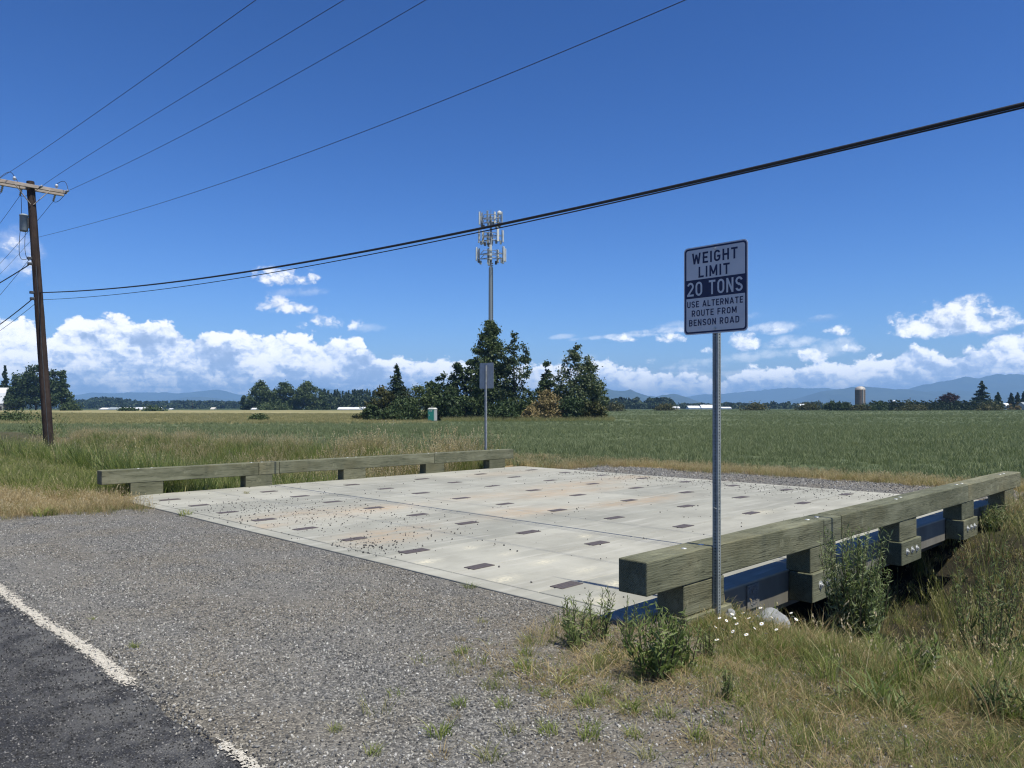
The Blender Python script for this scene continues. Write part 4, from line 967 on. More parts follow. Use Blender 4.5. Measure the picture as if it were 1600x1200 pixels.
def conifer(px, ytop, ybase, wpx, d, label, group=None, seed=0, lay=22, mat='needle', z0=.06, leaf=.30, name='conifer_tree', ragged=.3, shape=1.0, per=9):
    rng = np.random.default_rng(seed+int(px*5)); u, v = PD(px, d); zb = gzs(u, v); h = ZD(ytop, d)-zb; w_ = wpx*d/F/2
    t = empty(name, (u, v, zb), label, 'tree', group); C = []; S_ = []; T_ = []; br = MB()
    for k in range(lay):
        q = k/(lay-1); z = h*(z0+(1-z0)*q*.97); R0 = w_*((1-q)**shape*.97+.04)
        for j in range(max(4, int(per*(1-q)+3))):
            an = rng.random()*2*math.pi; L_ = R0*(1-ragged+2*ragged*rng.random()*.75); tilt = rng.uniform(-.42, .12)
            m_ = max(5, int(9+26*L_/w_)); s_ = np.linspace(.08, 1, m_)+rng.normal(size=m_)*.03
            zz = z+h*.012*rng.normal()+tilt*L_*s_**1.5
            wd = L_*.20*(1.05-s_)+.12
            for rep in range(2):
                off = rng.normal(size=m_)*wd
                C.append(np.stack([math.cos(an)*L_*s_-math.sin(an)*off, math.sin(an)*L_*s_+math.cos(an)*off, zz+rng.normal(size=m_)*.10-.06*rep], 1))
                S_.append(leaf*(.55+.7*rng.random(m_))); T_.append(np.full(m_, .5*rng.random())+.5*rng.random(m_))
            if j < 3: br.tube([(0, 0, z), (math.cos(an)*L_*.8, math.sin(an)*L_*.8, z+tilt*L_*.7)], [.02+.004*h*(1-q), .012], 4, cap=False)
    C.append(np.stack([rng.normal(size=12)*.12, rng.normal(size=12)*.12, h*np.linspace(.93, 1.0, 12)], 1)); S_.append(np.full(12, leaf*.6)); T_.append(rng.random(12))
    place_leaves('crown', np.concatenate(C), np.concatenate(S_), np.concatenate(T_), rng, M[mat], t, aspect=.45, upb=.6)
    br.tube([(0, 0, -.2), (0, 0, h*.5), (0, 0, h*.95)], [max(.08, h*.016), h*.010, .03], 8); br.build('trunk', M['bark'], t)
    return t
# ------------------------------------------------------------------ clump of trees round the cell tower
GC = 'trees and bushes round the cell tower'
broad('tree', 766, 495, 657, 76, 139, 'poplar', 'leaf_mid', 'tallest dark green tree of the clump, directly below the cell tower', group=GC, n=240, lpc=62, leaf=.22, seed=1, clump=.095, gap=.06)
broad('tree', 806, 517, 657, 62, 137, 'column', 'leaf_silver', 'broad leafy tree with pale glinting leaves beside the tallest tree under the tower', group=GC, n=150, lpc=48, leaf=.21, seed=2, clump=.095, gap=.34)
broad('tree', 904, 539, 655, 84, 138, 'poplar', 'leaf_silver', 'pale leafed broad tree at the end of the clump nearest the silo', group=GC, n=200, lpc=58, leaf=.21, seed=3, clump=.10, gap=.12)
broad('tree', 934, 590, 655, 30, 140, 'oval', 'leaf_mid', 'small leafy tree at the outer edge of the clump beside the pale leafed tree', group=GC, n=50, lpc=50, leaf=.22, seed=33)
conifer(620, 570, 656, 62, 141, 'narrow pointed conifer among the bushes left of the portable toilet', GC, 4, lay=26, leaf=.24, ragged=.35, shape=.9)
broad('tree', 712, 541, 656, 56, 146, 'spire', 'leaf_dark', 'dark ragged tree with a thin crooked top between the toilet and the sign back', group=GC, n=95, lpc=70, leaf=.24, seed=5, gap=.38, clump=.12)
broad('tree', 738, 560, 656, 42, 147, 'oval', 'leaf_dark', 'dark tree in the shade just left of the tallest tree', group=GC, n=70, lpc=65, leaf=.24, seed=6, gap=.25)
broad('tree', 853, 565, 655, 44, 150, 'spire', 'leaf_dark', 'dark ragged pine standing behind the tan bush', group=GC, n=75, lpc=70, leaf=.24, seed=7, gap=.35)
broad('tree', 690, 585, 656, 56, 143, 'dome', 'leaf_dark', 'rounded dark green tree behind the portable toilet', group=GC, n=80, lpc=75, leaf=.24, seed=8)
for px, yt, wp, d, mt, lab, sd in ((596, 606, 50, 139, 'leaf_olive', 'brown tinged bush at the outer left end of the clump', 11), (637, 600, 54, 143, 'leaf_olive', 'olive bush behind the pointed conifer', 12), (655, 604, 66, 139, 'leaf_mid', 'wide green bush left of the portable toilet', 13),
                               (582, 632, 26, 136, 'leaf_dark', 'low dark bush at the left foot of the clump', 14), (625, 628, 60, 135, 'leaf_dark', 'dark low bush in front of the pointed conifer', 15), (699, 618, 46, 134, 'leaf_dark', 'dark bush standing right beside the portable toilet', 16),
                               (735, 615, 56, 137, 'leaf_dark', 'dark bush behind the post of the sign back', 17), (786, 630, 62, 132, 'leaf_dark', 'low dark bush under the pale glinting tree', 18), (822, 622, 40, 135, 'leaf_mid', 'green bush beside the tan bush on its left', 19),
                               (855, 612, 50, 133, 'leaf_tan', 'tan seeding bush, the only straw coloured one in the clump', 20), (893, 617, 44, 133, 'leaf_dark', 'dark rounded bush right of the tan bush', 21), (925, 627, 40, 134, 'leaf_olive', 'low olive bush at the right end of the clump', 22), (830, 636, 30, 131, 'leaf_tan', 'small tan bush in front of the green one', 23)):
    broad('bush', px, yt, 657, wp, d, 'dome', mt, lab, 'bush', GC, n=46, lpc=70, leaf=.21, z0=.02, seed=sd, trunk=False, clump=.16)
# ------------------------------------------------------------------ trees by the barn and along the far fields
GB = 'dark trees beside the barn'
conifer(8, 571, 641, 30, 372, 'pointed conifer behind the barn roof', GB, 31, lay=20, leaf=.62)
for px, yt, wp, d, k_, lab, sd in ((36, 582, 46, 372, 'dome', 'dark tree standing close behind the barn', 32), (56, 570, 52, 368, 'dome', 'tallest dark spreading tree behind the utility pole', 33), (80, 579, 36, 372, 'oval', 'dark tree just right of the utility pole top foliage', 34), (97, 577, 30, 366, 'spire', 'dark ragged tree at the field end of the barn trees', 35), (20, 606, 30, 364, 'dome', 'low dark tree between the barn and the spreading tree', 36)):
    broad('tree', px, yt, 641, wp, d, k_, 'leaf_dark', lab, group=GB, n=80, lpc=60, leaf=.5, seed=sd, z0=.16, clump=.14, gap=.25)
GM = 'three rounded trees beyond the straw field'
for px, yt, wp, k_, lab, sd in ((407, 594, 40, 'poplar', 'pointed tree, first of the three big ones beyond the straw field', 41), (442, 596, 40, 'column', 'rounded tree in the middle of the three beyond the straw field', 42), (480, 597, 40, 'column', 'rounded pale tree nearest the dark wood beyond the straw field', 43)):
    broad('tree', px, yt, 640, wp, 470, k_, 'leaf_mid', lab, group=GM, n=95, lpc=60, leaf=.55, seed=sd, z0=.03, clump=.12)
for px, yt, wp, lab, sd in ((386, 616, 20, 'low dark tree at the outer side of the three rounded trees', 44), (424, 615, 26, 'low dark tree between the pointed and the middle rounded tree', 45), (462, 615, 24, 'low dark tree between the middle and the pale rounded tree', 46), (499, 618, 24, 'low dark tree where the rounded trees meet the wood', 47)):
    broad('tree', px, yt, 640, wp, 476, 'dome', 'leaf_dark', lab, n=40, lpc=55, leaf=.55, seed=sd, z0=.02, clump=.16)
def wood(items, label, mat='wood_far', leaf=.9, seed=0, lpt=95):
    """many far trees that read as one mass"""
    rng = np.random.default_rng(seed); C = []; S_ = []; T_ = []
    for px, yt, d, wm, pointed in items:
        u, v = PD(px, d); zb = max(gzs(u, v), -2); h = ZD(yt, d)-zb
        q = rng.random(lpt)**.8; an = rng.random(lpt)*2*math.pi
        rr_ = wm*((1-q)*.95+.05 if pointed else np.sqrt(np.clip(1-(q*1.05-.15)**2*.95, .03, 1)))*rng.random(lpt)**.4
        C.append(np.stack([u+rr_*np.cos(an), v+rr_*np.sin(an), zb+h*q], 1)); S_.append(leaf*(.5+rng.random(lpt))); T_.append(.4*rng.random()+.6*rng.random(lpt))
    V, fa, ti = leaf_quads(np.concatenate(C), np.concatenate(S_), np.concatenate(T_), rng)
    me = mesh_np('woodland', V, fa, ti); me.materials.append(M[mat]); o = link_mesh('woodland', me); return tag(o, label, 'woodland', kind='stuff')
rr = np.random.default_rng(5)
wood([(rr.uniform(500, 606), np.interp(0, [0, 1], [0, 1])+rr.uniform(607.5, 616), rr.uniform(590, 640), rr.uniform(1.8, 3.0), True) for _ in range(120)]+[(rr.uniform(505, 606), rr.uniform(616, 626), rr.uniform(560, 590), rr.uniform(2.5, 4), False) for _ in range(50)], 'dark conifer wood beyond the straw field', leaf=.8, seed=1)
def hilly(x): return np.interp(x, [100, 125, 150, 175, 195, 225, 260, 300, 345, 390, 430], [629, 625, 621.5, 621, 624, 628, 627, 626.5, 627, 629, 630])
wood([(x, hilly(x)+rr.uniform(-.8, 2.0), rr.uniform(1350, 1500), rr.uniform(4, 8), rr.random() < .5) for x in rr.uniform(96, 430, 330)]+[(x, min(636, hilly(x)+rr.uniform(3, 9)), rr.uniform(1150, 1300), rr.uniform(5, 9), False) for x in rr.uniform(96, 430, 220)], 'far wooded rise behind the greenhouses', leaf=2.2, seed=2, lpt=70)
wood([(x, rr.uniform(621, 627), rr.uniform(820, 900), rr.uniform(3, 6), rr.random() < .35) for x in rr.uniform(925, 1052, 130)]+[(x, rr.uniform(628, 632), rr.uniform(780, 820), rr.uniform(4, 6), False) for x in rr.uniform(925, 1052, 60)], 'line of far trees between the clump and the sign post', leaf=1.3, seed=3, lpt=80)
wood([(x, rr.uniform(629.5, 634), rr.uniform(1000, 1200), rr.uniform(4, 7), False) for x in rr.uniform(1040, 1330, 170)]+[(x, rr.uniform(627.5, 631), rr.uniform(900, 1000), rr.uniform(3, 5), False) for x in rr.uniform(1130, 1300, 26)], 'low line of far trees before the silo', leaf=1.6, seed=4, lpt=60)
wood([(x, rr.uniform(633, 636.5), rr.uniform(1000, 1200), rr.uniform(4, 7), False) for x in rr.uniform(1500, 1680, 60)]+[(x, rr.uniform(630, 636), 1400, rr.uniform(4, 7), False) for x in np.concatenate([rr.uniform(-160, 96, 120), rr.uniform(600, 930, 120)])], 'low far trees on the skyline behind the farm trees', leaf=1.6, seed=5, lpt=50)
# right-hand farm trees
GR = 'farm trees beyond the hedge'
broad('tree', 1485, 615, 640, 34, 400, 'dome', 'leaf_red', 'rounded dark red tree behind the hedge', group=GR, n=55, lpc=70, leaf=.42, seed=51, clump=.14)
conifer(1534, 595, 640, 38, 372, 'tall spreading dark conifer behind the hedge', GR, 52, lay=16, leaf=.55, shape=.7, ragged=.3, per=8)
conifer(1559, 613, 640, 22, 385, 'smaller conifer standing right of the tall spreading one', GR, 53, lay=14, leaf=.5, shape=.7)
for px, yt, wp, sd, lab in ((1580, 614, 15, 54, 'dark conifer beside the grey shed, first of three'), (1590, 613, 14, 55, 'dark conifer beside the grey shed, middle of three'), (1600, 612, 16, 56, 'dark conifer beside the grey shed, outermost of three')):
    conifer(px, yt, 640, wp, 420, lab, GR, sd, lay=14, leaf=.5, shape=.6)
for px, sd, lab in ((1578, 57, 'small tan cone shaped shrub nearer the tall conifers'), (1591, 58, 'small tan cone shaped shrub beside the grey shed')):
    broad('bush', px, 628.5, 640, 10, 385, 'cone', 'leaf_tan', lab, 'bush', n=22, lpc=50, leaf=.3, seed=sd, trunk=False)
# clipped conifer hedge: each bush column of the row that can be told apart
hd0 = 352.0
hx_ = np.linspace(1360, 1560, 64)
hp = None
for i, px in enumerate(hx_):
    d = hd0+6*i/63.
    if i < 4:
        o = broad('hedge_conifer', px, 625.5+1.0*R.random(), 640.5, 7.0, d, 'cone', 'needle', 'narrow dark conifer in the long hedge row beyond the crop', 'hedge', 'narrow conifers of the hedge row', n=20, lpc=46, leaf=.30, z0=.02, seed=60+i, trunk=False, clump=.22)
        hp = (hp or [])+[o]
    else:
        o = copy_tree(hp[i % 4]); u, v = PD(px, d); o.location = (u, v, gzs(u, v)); o.rotation_euler = (0, 0, R.uniform(0, 6.28)); s_ = R.uniform(.9, 1.08); o.scale = (s_, s_, R.uniform(.9, 1.1))
for px, yt, wp, d, lab, sd in ((1302, 627, 30, 350, 'dark bush at the near end of the hedge', 71), (1322, 629, 26, 348, 'bush left of the silo foot', 72), (1378, 627, 22, 349, 'bush in front of the silo on the hedge line', 73), (1362, 632, 40, 346, 'low bush under the silo', 74), (1345, 634, 26, 344, 'low pale bush before the silo', 75)):
    broad('bush', px, yt, 640, wp, d, 'dome', 'leaf_dark' if sd != 75 else 'leaf_olive', lab, 'bush', 'bushes round the silo foot', n=34, lpc=50, leaf=.36, z0=.02, seed=sd, trunk=False)
for px, yt, wp, d, mt, lab, sd in ((405, 650, 26, 140, 'leaf_mid', 'single round bush standing in the straw field', 81), (32, 649, 76, 128, 'leaf_mid', 'long low bush at the edge of the crop near the pole', 82), (428, 636, 50, 430, 'leaf_mid', 'low pale bush before the three rounded trees', 83), (240, 641.5, 34, 330, 'leaf_dark', 'low dark bush before the long greenhouse', 84), (200, 641, 26, 336, 'leaf_dark', 'low dark bush before the dark shed', 85), (960, 634, 44, 330, 'leaf_olive', 'low olive bush on the field edge right of the clump', 86), (1040, 636, 40, 360, 'leaf_olive', 'low olive bush on the field edge left of the sign post', 87), (1180, 637, 50, 370, 'leaf_olive', 'low olive bush on the field edge right of the sign post', 88), (1260, 636, 44, 372, 'leaf_olive', 'low olive bush on the field edge before the white sheds', 89), (1430, 639, 60, 338, 'leaf_olive', 'low scrub along the foot of the hedge', 90), (1545, 638.5, 60, 340, 'leaf_olive', 'low scrub before the tall spreading conifer', 91), (565, 650, 30, 150, 'leaf_olive', 'low weedy bush at the left end of the clump', 92), (110, 632, 30, 350, 'leaf_mid', 'pale low bush at the end of the barn trees', 93)):
    broad('bush', px, yt, 640, wp, d, 'dome', mt, lab, 'bush', n=40, lpc=50, leaf=.0011*d+.03, z0=.02, seed=sd, trunk=False, clump=.18, depth=.5)

# ------------------------------------------------------------------ farm buildings
def building(name, label, px0, px1, yeave, ytop, ybase, d, dep, wall, roof, gambrel=False, along=True, group=None, door=None):
    """long axis across the line of sight; eave/ridge rows from the photograph"""
    u, v = PD((px0+px1)/2, d); zb = gzs(u, v)-.3; w_ = (px1-px0)*d/F
    t = empty(name, (u, v, zb), label, 'building', group, rz=rad(-45)); he = ZD(yeave, d)-zb; ht = ZD(ytop, d)-zb
    MB().box((-w_/2, -dep/2, 0), (w_/2, dep/2, he)).build('wall', M[wall], t)
    prof2 = [(-dep/2-.25, he-.05), (-dep*.36, he+(ht-he)*.66), (0, ht), (dep*.36, he+(ht-he)*.66), (dep/2+.25, he-.05)] if gambrel else [(-dep/2-.25, he-.05), (0, ht), (dep/2+.25, he-.05)]
    rb = MB(); k = len(prof2); x0, x1 = -w_/2-.2, w_/2+.2
    rb.add([(x0, y, z+.06) for y, z in prof2]+[(x1, y, z+.06) for y, z in prof2], [(i, i+k, i+k+1, i+1)[::-1] for i in range(k-1)])
    rb.add([(x0, y, z-.06) for y, z in prof2]+[(x1, y, z-.06) for y, z in prof2], [(i, i+1, i+k+1, i+k)[::-1] for i in range(k-1)])
    for x in (x0+.21, x1-.21): rb.add([(x, y, z-.01) for y, z in prof2], [tuple(range(k))])
    rb.build('roof', M[roof], t)
    for q in (door or []):
        MB().box((q[0]*w_-q[1]/2, -dep/2-.06, q[2]), (q[0]*w_+q[1]/2, -dep/2+.05, q[3])).build('door', M['dark_opening'], t)
    return t
building('barn', 'white roofed barn with a gambrel roof at the edge of the dark trees', -48, 18, 630.5, 606, 641.5, 366, 12, 'barn_wall', 'white_roof', True, door=[(.415, 2.0, .4, 2.2), (.2, 2.0, .4, 2.2), (-.1, 3, .2, 3)])
building('greenhouse', 'long low white greenhouse before the far wooded rise', 195, 253, 639.6, 636.5, 641, 520, 9, 'cream', 'white_roof')
building('shed', 'pale roofed shed next to the long greenhouse', 173, 191, 639.8, 636.4, 641, 470, 8, 'cream', 'grey_paint')
building('shed', 'dark open shed left of the pale roofed one', 160, 173, 639.6, 637.2, 641, 480, 8, 'dark_opening', 'white_roof')
building('house', 'small far cream house with a pointed roof', 331, 337, 639.5, 636.5, 641, 640, 7, 'cream', 'cream')
building('shed', 'tiny white shed alone on the far field line', 266, 271, 639.6, 638.0, 641, 640, 6, 'cream', 'white_roof')
building('shed', 'low pale shed left of the three rounded trees', 395, 402, 639.6, 637.4, 641, 440, 6, 'cream', 'white_roof')
building('greenhouse', 'low metal roofed farm building before the conifer wood', 530, 564, 639.6, 636.3, 641, 450, 9, 'cream', 'white_roof')
building('greenhouse', 'low metal roofed farm building partly behind the clump', 566, 600, 639.4, 636.0, 641, 470, 9, 'cream', 'white_roof')
building('shed', 'low white shed at the end of the far tree line', 1050, 1061, 637.5, 635.2, 640, 700, 8, 'white_roof', 'white_roof')
building('warehouse', 'wide white farm building left of the sign post', 1074, 1092, 637.5, 634.0, 640, 720, 12, 'white_roof', 'white_roof')
building('warehouse', 'tall white farm building behind the sign post', 1094, 1113, 637.5, 632.6, 640, 740, 12, 'white_roof', 'white_roof')
building('warehouse', 'low white farm building right of the sign post', 1126, 1141, 637.8, 635.8, 640, 720, 9, 'white_roof', 'white_roof')
building('shed', 'square white building far off between sign post and silo', 1249, 1257, 635.6, 631.2, 640, 640, 7, 'white_roof', 'white_roof')
building('shed', 'grey shed beside the three dark conifers', 1595, 1625, 634.5, 628.5, 641, 400, 8, 'grey_paint', 'grey_paint')
building('shed', 'white shed gable between the two cone shrubs', 1568, 1574, 634.5, 630.0, 641, 410, 5, 'white_roof', 'white_roof')
sd_ = 400.0; ux, uy = PD(1344, sd_); uz = gzs(ux, uy); silo = empty('silo', (ux, uy, uz), 'tall brown farm silo with a pale domed cap', 'silo')
rs = 15.2*sd_/F/2; hs = ZD(608.5, sd_)-uz
MB().lathe(0, 0, [(rs, -.3), (rs, hs)], 28).build('wall', M['silo_wall'], silo)
MB().lathe(0, 0, [(rs*1.02, hs-.1), (rs*1.02, hs+.08)]+[(rs*math.cos(a), hs+.08+rs*.62*math.sin(a)) for a in np.linspace(0, math.pi/2, 9)], 28).build('dome', M['silo_dome'], silo)
for k in range(1, 12):
    MB().lathe(0, 0, [(rs+.005, hs*k/12-.05), (rs+.045, hs*k/12-.03), (rs+.045, hs*k/12+.03), (rs+.005, hs*k/12+.05)], 28).build('hoop', M['dark_metal'], silo)
MB().box((-.9*math.cos(.8)*rs-.3, -rs*.86, .5), (-.9*math.cos(.8)*rs+.3, -rs*.70, hs)).build('chute', M['silo_dome'], silo)
ux, uy = PD(1397, 420); uz = gzs(ux, uy); s3 = empty('silo', (ux, uy, uz), 'small white domed bin showing above the hedge', 'silo')
MB().lathe(0, 0, [(1.0, -.2), (1.0, ZD(628, 420)-uz), (.7, ZD(626, 420)-uz), (0, ZD(625, 420)-uz)], 16).build('bin', M['white_roof'], s3)
for px, yt, d, lab in ((1422, 621, 440, 'far utility pole showing above the hedge'), (301, 630, 640, 'far thin pole before the wooded rise')):
    ux, uy = PD(px, d); uz = gzs(ux, uy); t = empty('utility_pole', (ux, uy, uz), lab, 'utility pole')
    MB().tube([(0, 0, -.3), (0, 0, ZD(yt, d)-uz)], [.18, .12], 6).build('pole', M['pole_wood'], t)
    zc_ = ZD(yt, d)-uz-.6; MB().box((-.9, -.06, zc_), (.9, .06, zc_+.14)).build('crossarm', M['arm_wood'], t)
# ------------------------------------------------------------------ scattered ground cover
def tuft_mesh(name, mat, n, h, spread, wd, lean, seed, heads=0.0, curve=1.0, hvar=.5, leaf=False):
    rng = np.random.default_rng(seed); mb = MB()
    for _ in range(n):
        a = rng.random()*2*math.pi; r_ = spread*math.sqrt(rng.random()); bx, by = r_*math.cos(a), r_*math.sin(a)
        hh = h*(1-hvar*rng.random()); la = rng.random()*2*math.pi if rng.random() < .6 else a; L_ = lean*hh*(.3+rng.random()); ti = rng.random(); w_ = wd*(.6+.8*rng.random())
        dxl, dyl = math.cos(la)*L_, math.sin(la)*L_; pa_ = rng.random()*math.pi; ox, oy = math.cos(pa_)*w_/2, math.sin(pa_)*w_/2
        vs = []; fs = []; ns = 3
        for k in range(ns):
            q = k/ns; c_ = q**(1+curve); ww = (1-q*.55) if not leaf else (.5+1.1*q if q < .5 else 1.2-.4*q)
            px_, py_, pz_ = bx+dxl*c_, by+dyl*c_, hh*q*(1-.18*lean*q)
            vs += [(px_-ox*ww, py_-oy*ww, pz_), (px_+ox*ww, py_+oy*ww, pz_)]
        vs.append((bx+dxl, by+dyl, hh*(1-.18*lean)))
        for k in range(ns-1): fs.append((2*k, 2*k+1, 2*k+3, 2*k+2))
        fs.append((2*ns-2, 2*ns-1, 2*ns)); mb.add(vs, fs, ti)
        if rng.random() < heads:
            tip = np.array([bx+dxl, by+dyl, hh*(1-.18*lean)]); dr = np.array([dxl*.5, dyl*.5, hh*.6]); dr /= np.linalg.norm(dr)
            for j in range(5):
                c_ = tip-dr*(.10*h*j/4.)+rng.normal(size=3)*.006; s_ = .014*h/.9+.006
                sd = np.array([math.cos(j*1.9), math.sin(j*1.9), 0])*s_*.45
                mb.add([c_-dr*s_, c_+sd, c_+dr*s_, c_-sd], [(0, 1, 2, 3)], .86+.14*rng.random())
    me = mesh_np(name, np.array(mb.v), mb.f, mb.tint); me.materials.append(M[mat]); return me
def stone_mesh(name, mat, seed, sub=1):
    rng = np.random.default_rng(seed); bm = bmesh.new(); bmesh.ops.create_icosphere(bm, subdivisions=sub, radius=1.0)
    sx, sy, sz = 1.0, rng.uniform(.65, .95), rng.uniform(.45, .8)
    for vv in bm.verts:
        f_ = 1+.28*rng.normal()*.6; vv.co = Vector((vv.co.x*sx*f_, vv.co.y*sy*f_, vv.co.z*sz*f_))
    me = bpy.data.meshes.new(name); bm.to_mesh(me); bm.free(); me.materials.append(M[mat])
    at = me.attributes.new('tint', 'FLOAT', 'POINT'); at.data.foreach_set('value', np.full(len(me.vertices), .5, np.float32)); return me
def scatter(name, label, meshes, P, rot, scl, idx, cat=None):
    """one object of uncountable cover: copies of a few meshes on a cloud of points"""
    col = bpy.data.collections.new(name+'_source')
    for i, me in enumerate(meshes):
        o = bpy.data.objects.new(f'{name}_source_{i:02d}', me); col.objects.link(o)
    me = bpy.data.meshes.new(name); P = np.asarray(P, np.float32); me.vertices.add(len(P)); me.vertices.foreach_set('co', P.ravel())
    me.attributes.new('rot', 'FLOAT_VECTOR', 'POINT').data.foreach_set('vector', np.asarray(rot, np.float32).ravel())
    me.attributes.new('scl', 'FLOAT_VECTOR', 'POINT').data.foreach_set('vector', np.asarray(scl, np.float32).ravel())
    me.attributes.new('pick', 'INT', 'POINT').data.foreach_set('value', np.asarray(idx, np.int32))
    me.update(); o = link_mesh(name, me); tag(o, label, cat, kind='stuff')
    g = bpy.data.node_groups.new(name+'_nodes', 'GeometryNodeTree')
    g.interface.new_socket('Geometry', in_out='INPUT', socket_type='NodeSocketGeometry'); g.interface.new_socket('Geometry', in_out='OUTPUT', socket_type='NodeSocketGeometry')
    N = g.nodes; gi = N.new('NodeGroupInput'); go = N.new('NodeGroupOutput'); ins = N.new('GeometryNodeInstanceOnPoints'); ci = N.new('GeometryNodeCollectionInfo')
    ci.inputs['Collection'].default_value = col; ci.inputs['Separate Children'].default_value = True; ci.inputs['Reset Children'].default_value = True
    def at(nm, ty):
        a = N.new('GeometryNodeInputNamedAttribute'); a.data_type = ty; a.inputs['Name'].default_value = nm
        return [s for s in a.outputs if s.name == 'Attribute' and s.enabled][0]
    L_ = g.links.new; L_(gi.outputs[0], ins.inputs['Points']); L_(ci.outputs[0], ins.inputs['Instance']); ins.inputs['Pick Instance'].default_value = True
    L_(at('pick', 'INT'), ins.inputs['Instance Index']); er = N.new('FunctionNodeEulerToRotation'); L_(at('rot', 'FLOAT_VECTOR'), er.inputs[0]); L_(er.outputs[0], ins.inputs['Rotation'])
    L_(at('scl', 'FLOAT_VECTOR'), ins.inputs['Scale']); L_(ins.outputs[0], go.inputs[0])
    md = o.modifiers.new('scatter', 'NODES'); md.node_group = g
    return o
def visible(u, v, z=0.0, m=.76, near=3.0):
    x, d = view_xy(u, v); return (d > near) & (np.abs(x) < m*d+.4)
def pts_in(rng, u0, u1, v0, v1, dens, prob):
    n_ = int((u1-u0)*(v1-v0)*dens); u = rng.uniform(u0, u1, n_); v = rng.uniform(v0, v1, n_)
    k = visible(u, v); u, v = u[k], v[k]; k = rng.random(len(u)) < prob(u, v); return u[k], v[k]
def nz(u, v, s, o=0.0):
    return .5+.25*(np.sin(u*s+1.7*np.sin(v*s*.83+o)+o)+np.sin(v*s*1.31+1.3*np.sin(u*s*.71+2*o)+2*o))
def off_deck(u, v): return ~((u > 4.97) & (u < 16.3) & (v > 3.62) & (v < 15.9))
def grass(name, label, meshes, u, v, rng, s0, s1, sink=.02, tilt=.12, szfn=None, clear=True):
    if clear:
        k = off_deck(u, v); u, v = u[k], v[k]
    n_ = len(u); sc_ = rng.uniform(s0, s1, n_)
    if szfn is not None: sc_ = sc_*szfn(u, v)
    rot = np.stack([rng.normal(size=n_)*tilt, rng.normal(size=n_)*tilt, rng.uniform(0, 6.283, n_)], 1)
    return scatter(name, label, meshes, np.stack([u, v, gz(u, v)-sink], 1), rot, np.stack([sc_, sc_, sc_*rng.uniform(.8, 1.2, n_)], 1), rng.integers(0, len(meshes), n_))
rg = np.random.default_rng(21)
TM = tuft_mesh
short = [TM('short_grass', 'grass_mixed', 22, .15, .07, .0045, .7, s) for s in (1, 2)]+[TM('short_grass', 'grass_green', 20, .13, .06, .005, .6, 3)]+[TM('short_grass', 'grass_dry', 18, .16, .08, .0036, .9, s) for s in (4, 44)]
mid = [TM('roadside_grass', 'grass_mixed', 26, .38, .10, .0055, .55, s, .05) for s in (5, 6)]+[TM('roadside_grass', 'grass_green', 22, .34, .09, .007, .6, 7), TM('roadside_grass', 'grass_dry', 22, .40, .10, .0035, .7, 8, .28), TM('roadside_grass', 'weed', 22, .22, .09, .010, .8, 9, leaf=True)]
tall = [TM('tall_grass', 'grass_green', 30, 1.0, .16, .011, .35, s, .06) for s in (10, 11)]+[TM('tall_grass', 'grass_mixed', 26, 1.05, .16, .009, .4, 12, .25), TM('tall_grass', 'weed', 40, .95, .2, .016, .4, 13, leaf=True)]
seed_ = [TM('seeding_grass', 'grass_dry', 16, 1.0, .15, .005, .35, s, .8) for s in (14, 15)]+[TM('seeding_grass', 'grass_mixed', 22, .85, .15, .008, .4, 16, .5)]
drys = [TM('dry_grass', 'grass_dry', 30, .30, .13, .0055, .7, s, .25) for s in (17, 18)]+[TM('dry_grass', 'grass_mixed', 22, .26, .12, .006, .6, 19, .1)]
cropm = [TM('crop_plant', 'crop', 24, .30, .16, .014, .5, s) for s in (20, 21, 22)]
tanm = [TM('straw_grass', 'tan_crop', 26, .60, .45, .03, .4, s) for s in (23, 24)]
lush = [TM('verge_grass', 'grass_green', 34, .40, .16, .010, .5, s, .03) for s in (25, 26)]+[TM('verge_grass', 'grass_mixed', 28, .42, .16, .009, .5, 27, .2)]
# verge right of the bridge, thin on the gravel, dense towards the ditch
def pr1(u, v):
    w_ = smooth(u+.5*(nz(u, v, 2.1, 1)-.5)*2+.12*(2-v).clip(0, 4), 2.9, 5.0); w_ = np.maximum(w_, .055*smooth(nz(u, v, 3.3, 4), .45, .8)*(u > 2.1))
    w_ = np.maximum(w_, smooth(u, 3.9, 4.6)*(v > 2.6)*(v < 3.9)*.8)
    return w_*(.30+.70*smooth(nz(u, v, 4.3, 2)+.35*smooth(u, 4.5, 6), .35, .70))*(1-smooth(v, 3.35+.5*(u < 4.9), 3.7+.5*(u < 4.9)))
u, v = pts_in(rg, 2.0, 7.0, -6, 4.4, 260, pr1)
grass('roadside_short_grass', 'short green and dry grass growing through the gravel verge', short, u, v, rg, .55, 1.15)
def pr2(u, v): return smooth(u, 4.3, 5.6)*(.35+.65*smooth(nz(u, v, 3.1, 5), .3, .7))*(1-smooth(v, 3.2, 3.42))
u, v = pts_in(rg, 4.2, 9.0, -9, 3.4, 78, pr2)
grass('roadside_grass', 'mixed green and dry grass sloping into the ditch beside the bridge', mid, u, v, rg, .6, 1.15, szfn=lambda u, v: 1-.42*((v > 2.2) & (u < 6.4)))
u, v = pts_in(rg, 8.5, 21, -16, 4.6, 34, lambda u, v: .9*np.ones_like(u)*(1-.85*smooth(v, 2.9, 3.2)*(1-smooth(u, 10.4, 11.2)))*((v < 3.4) | (u < 15.2)))
grass('ditch_grass', 'taller rough grass in and beyond the ditch right of the bridge', mid+tall[2:3]+drys+mid[3:4], u, v, rg, .7, 1.2, szfn=lambda u, v: np.where(u > 17, .8, 1.0)*np.where(v > 3.3, .62, 1.0), clear=False)
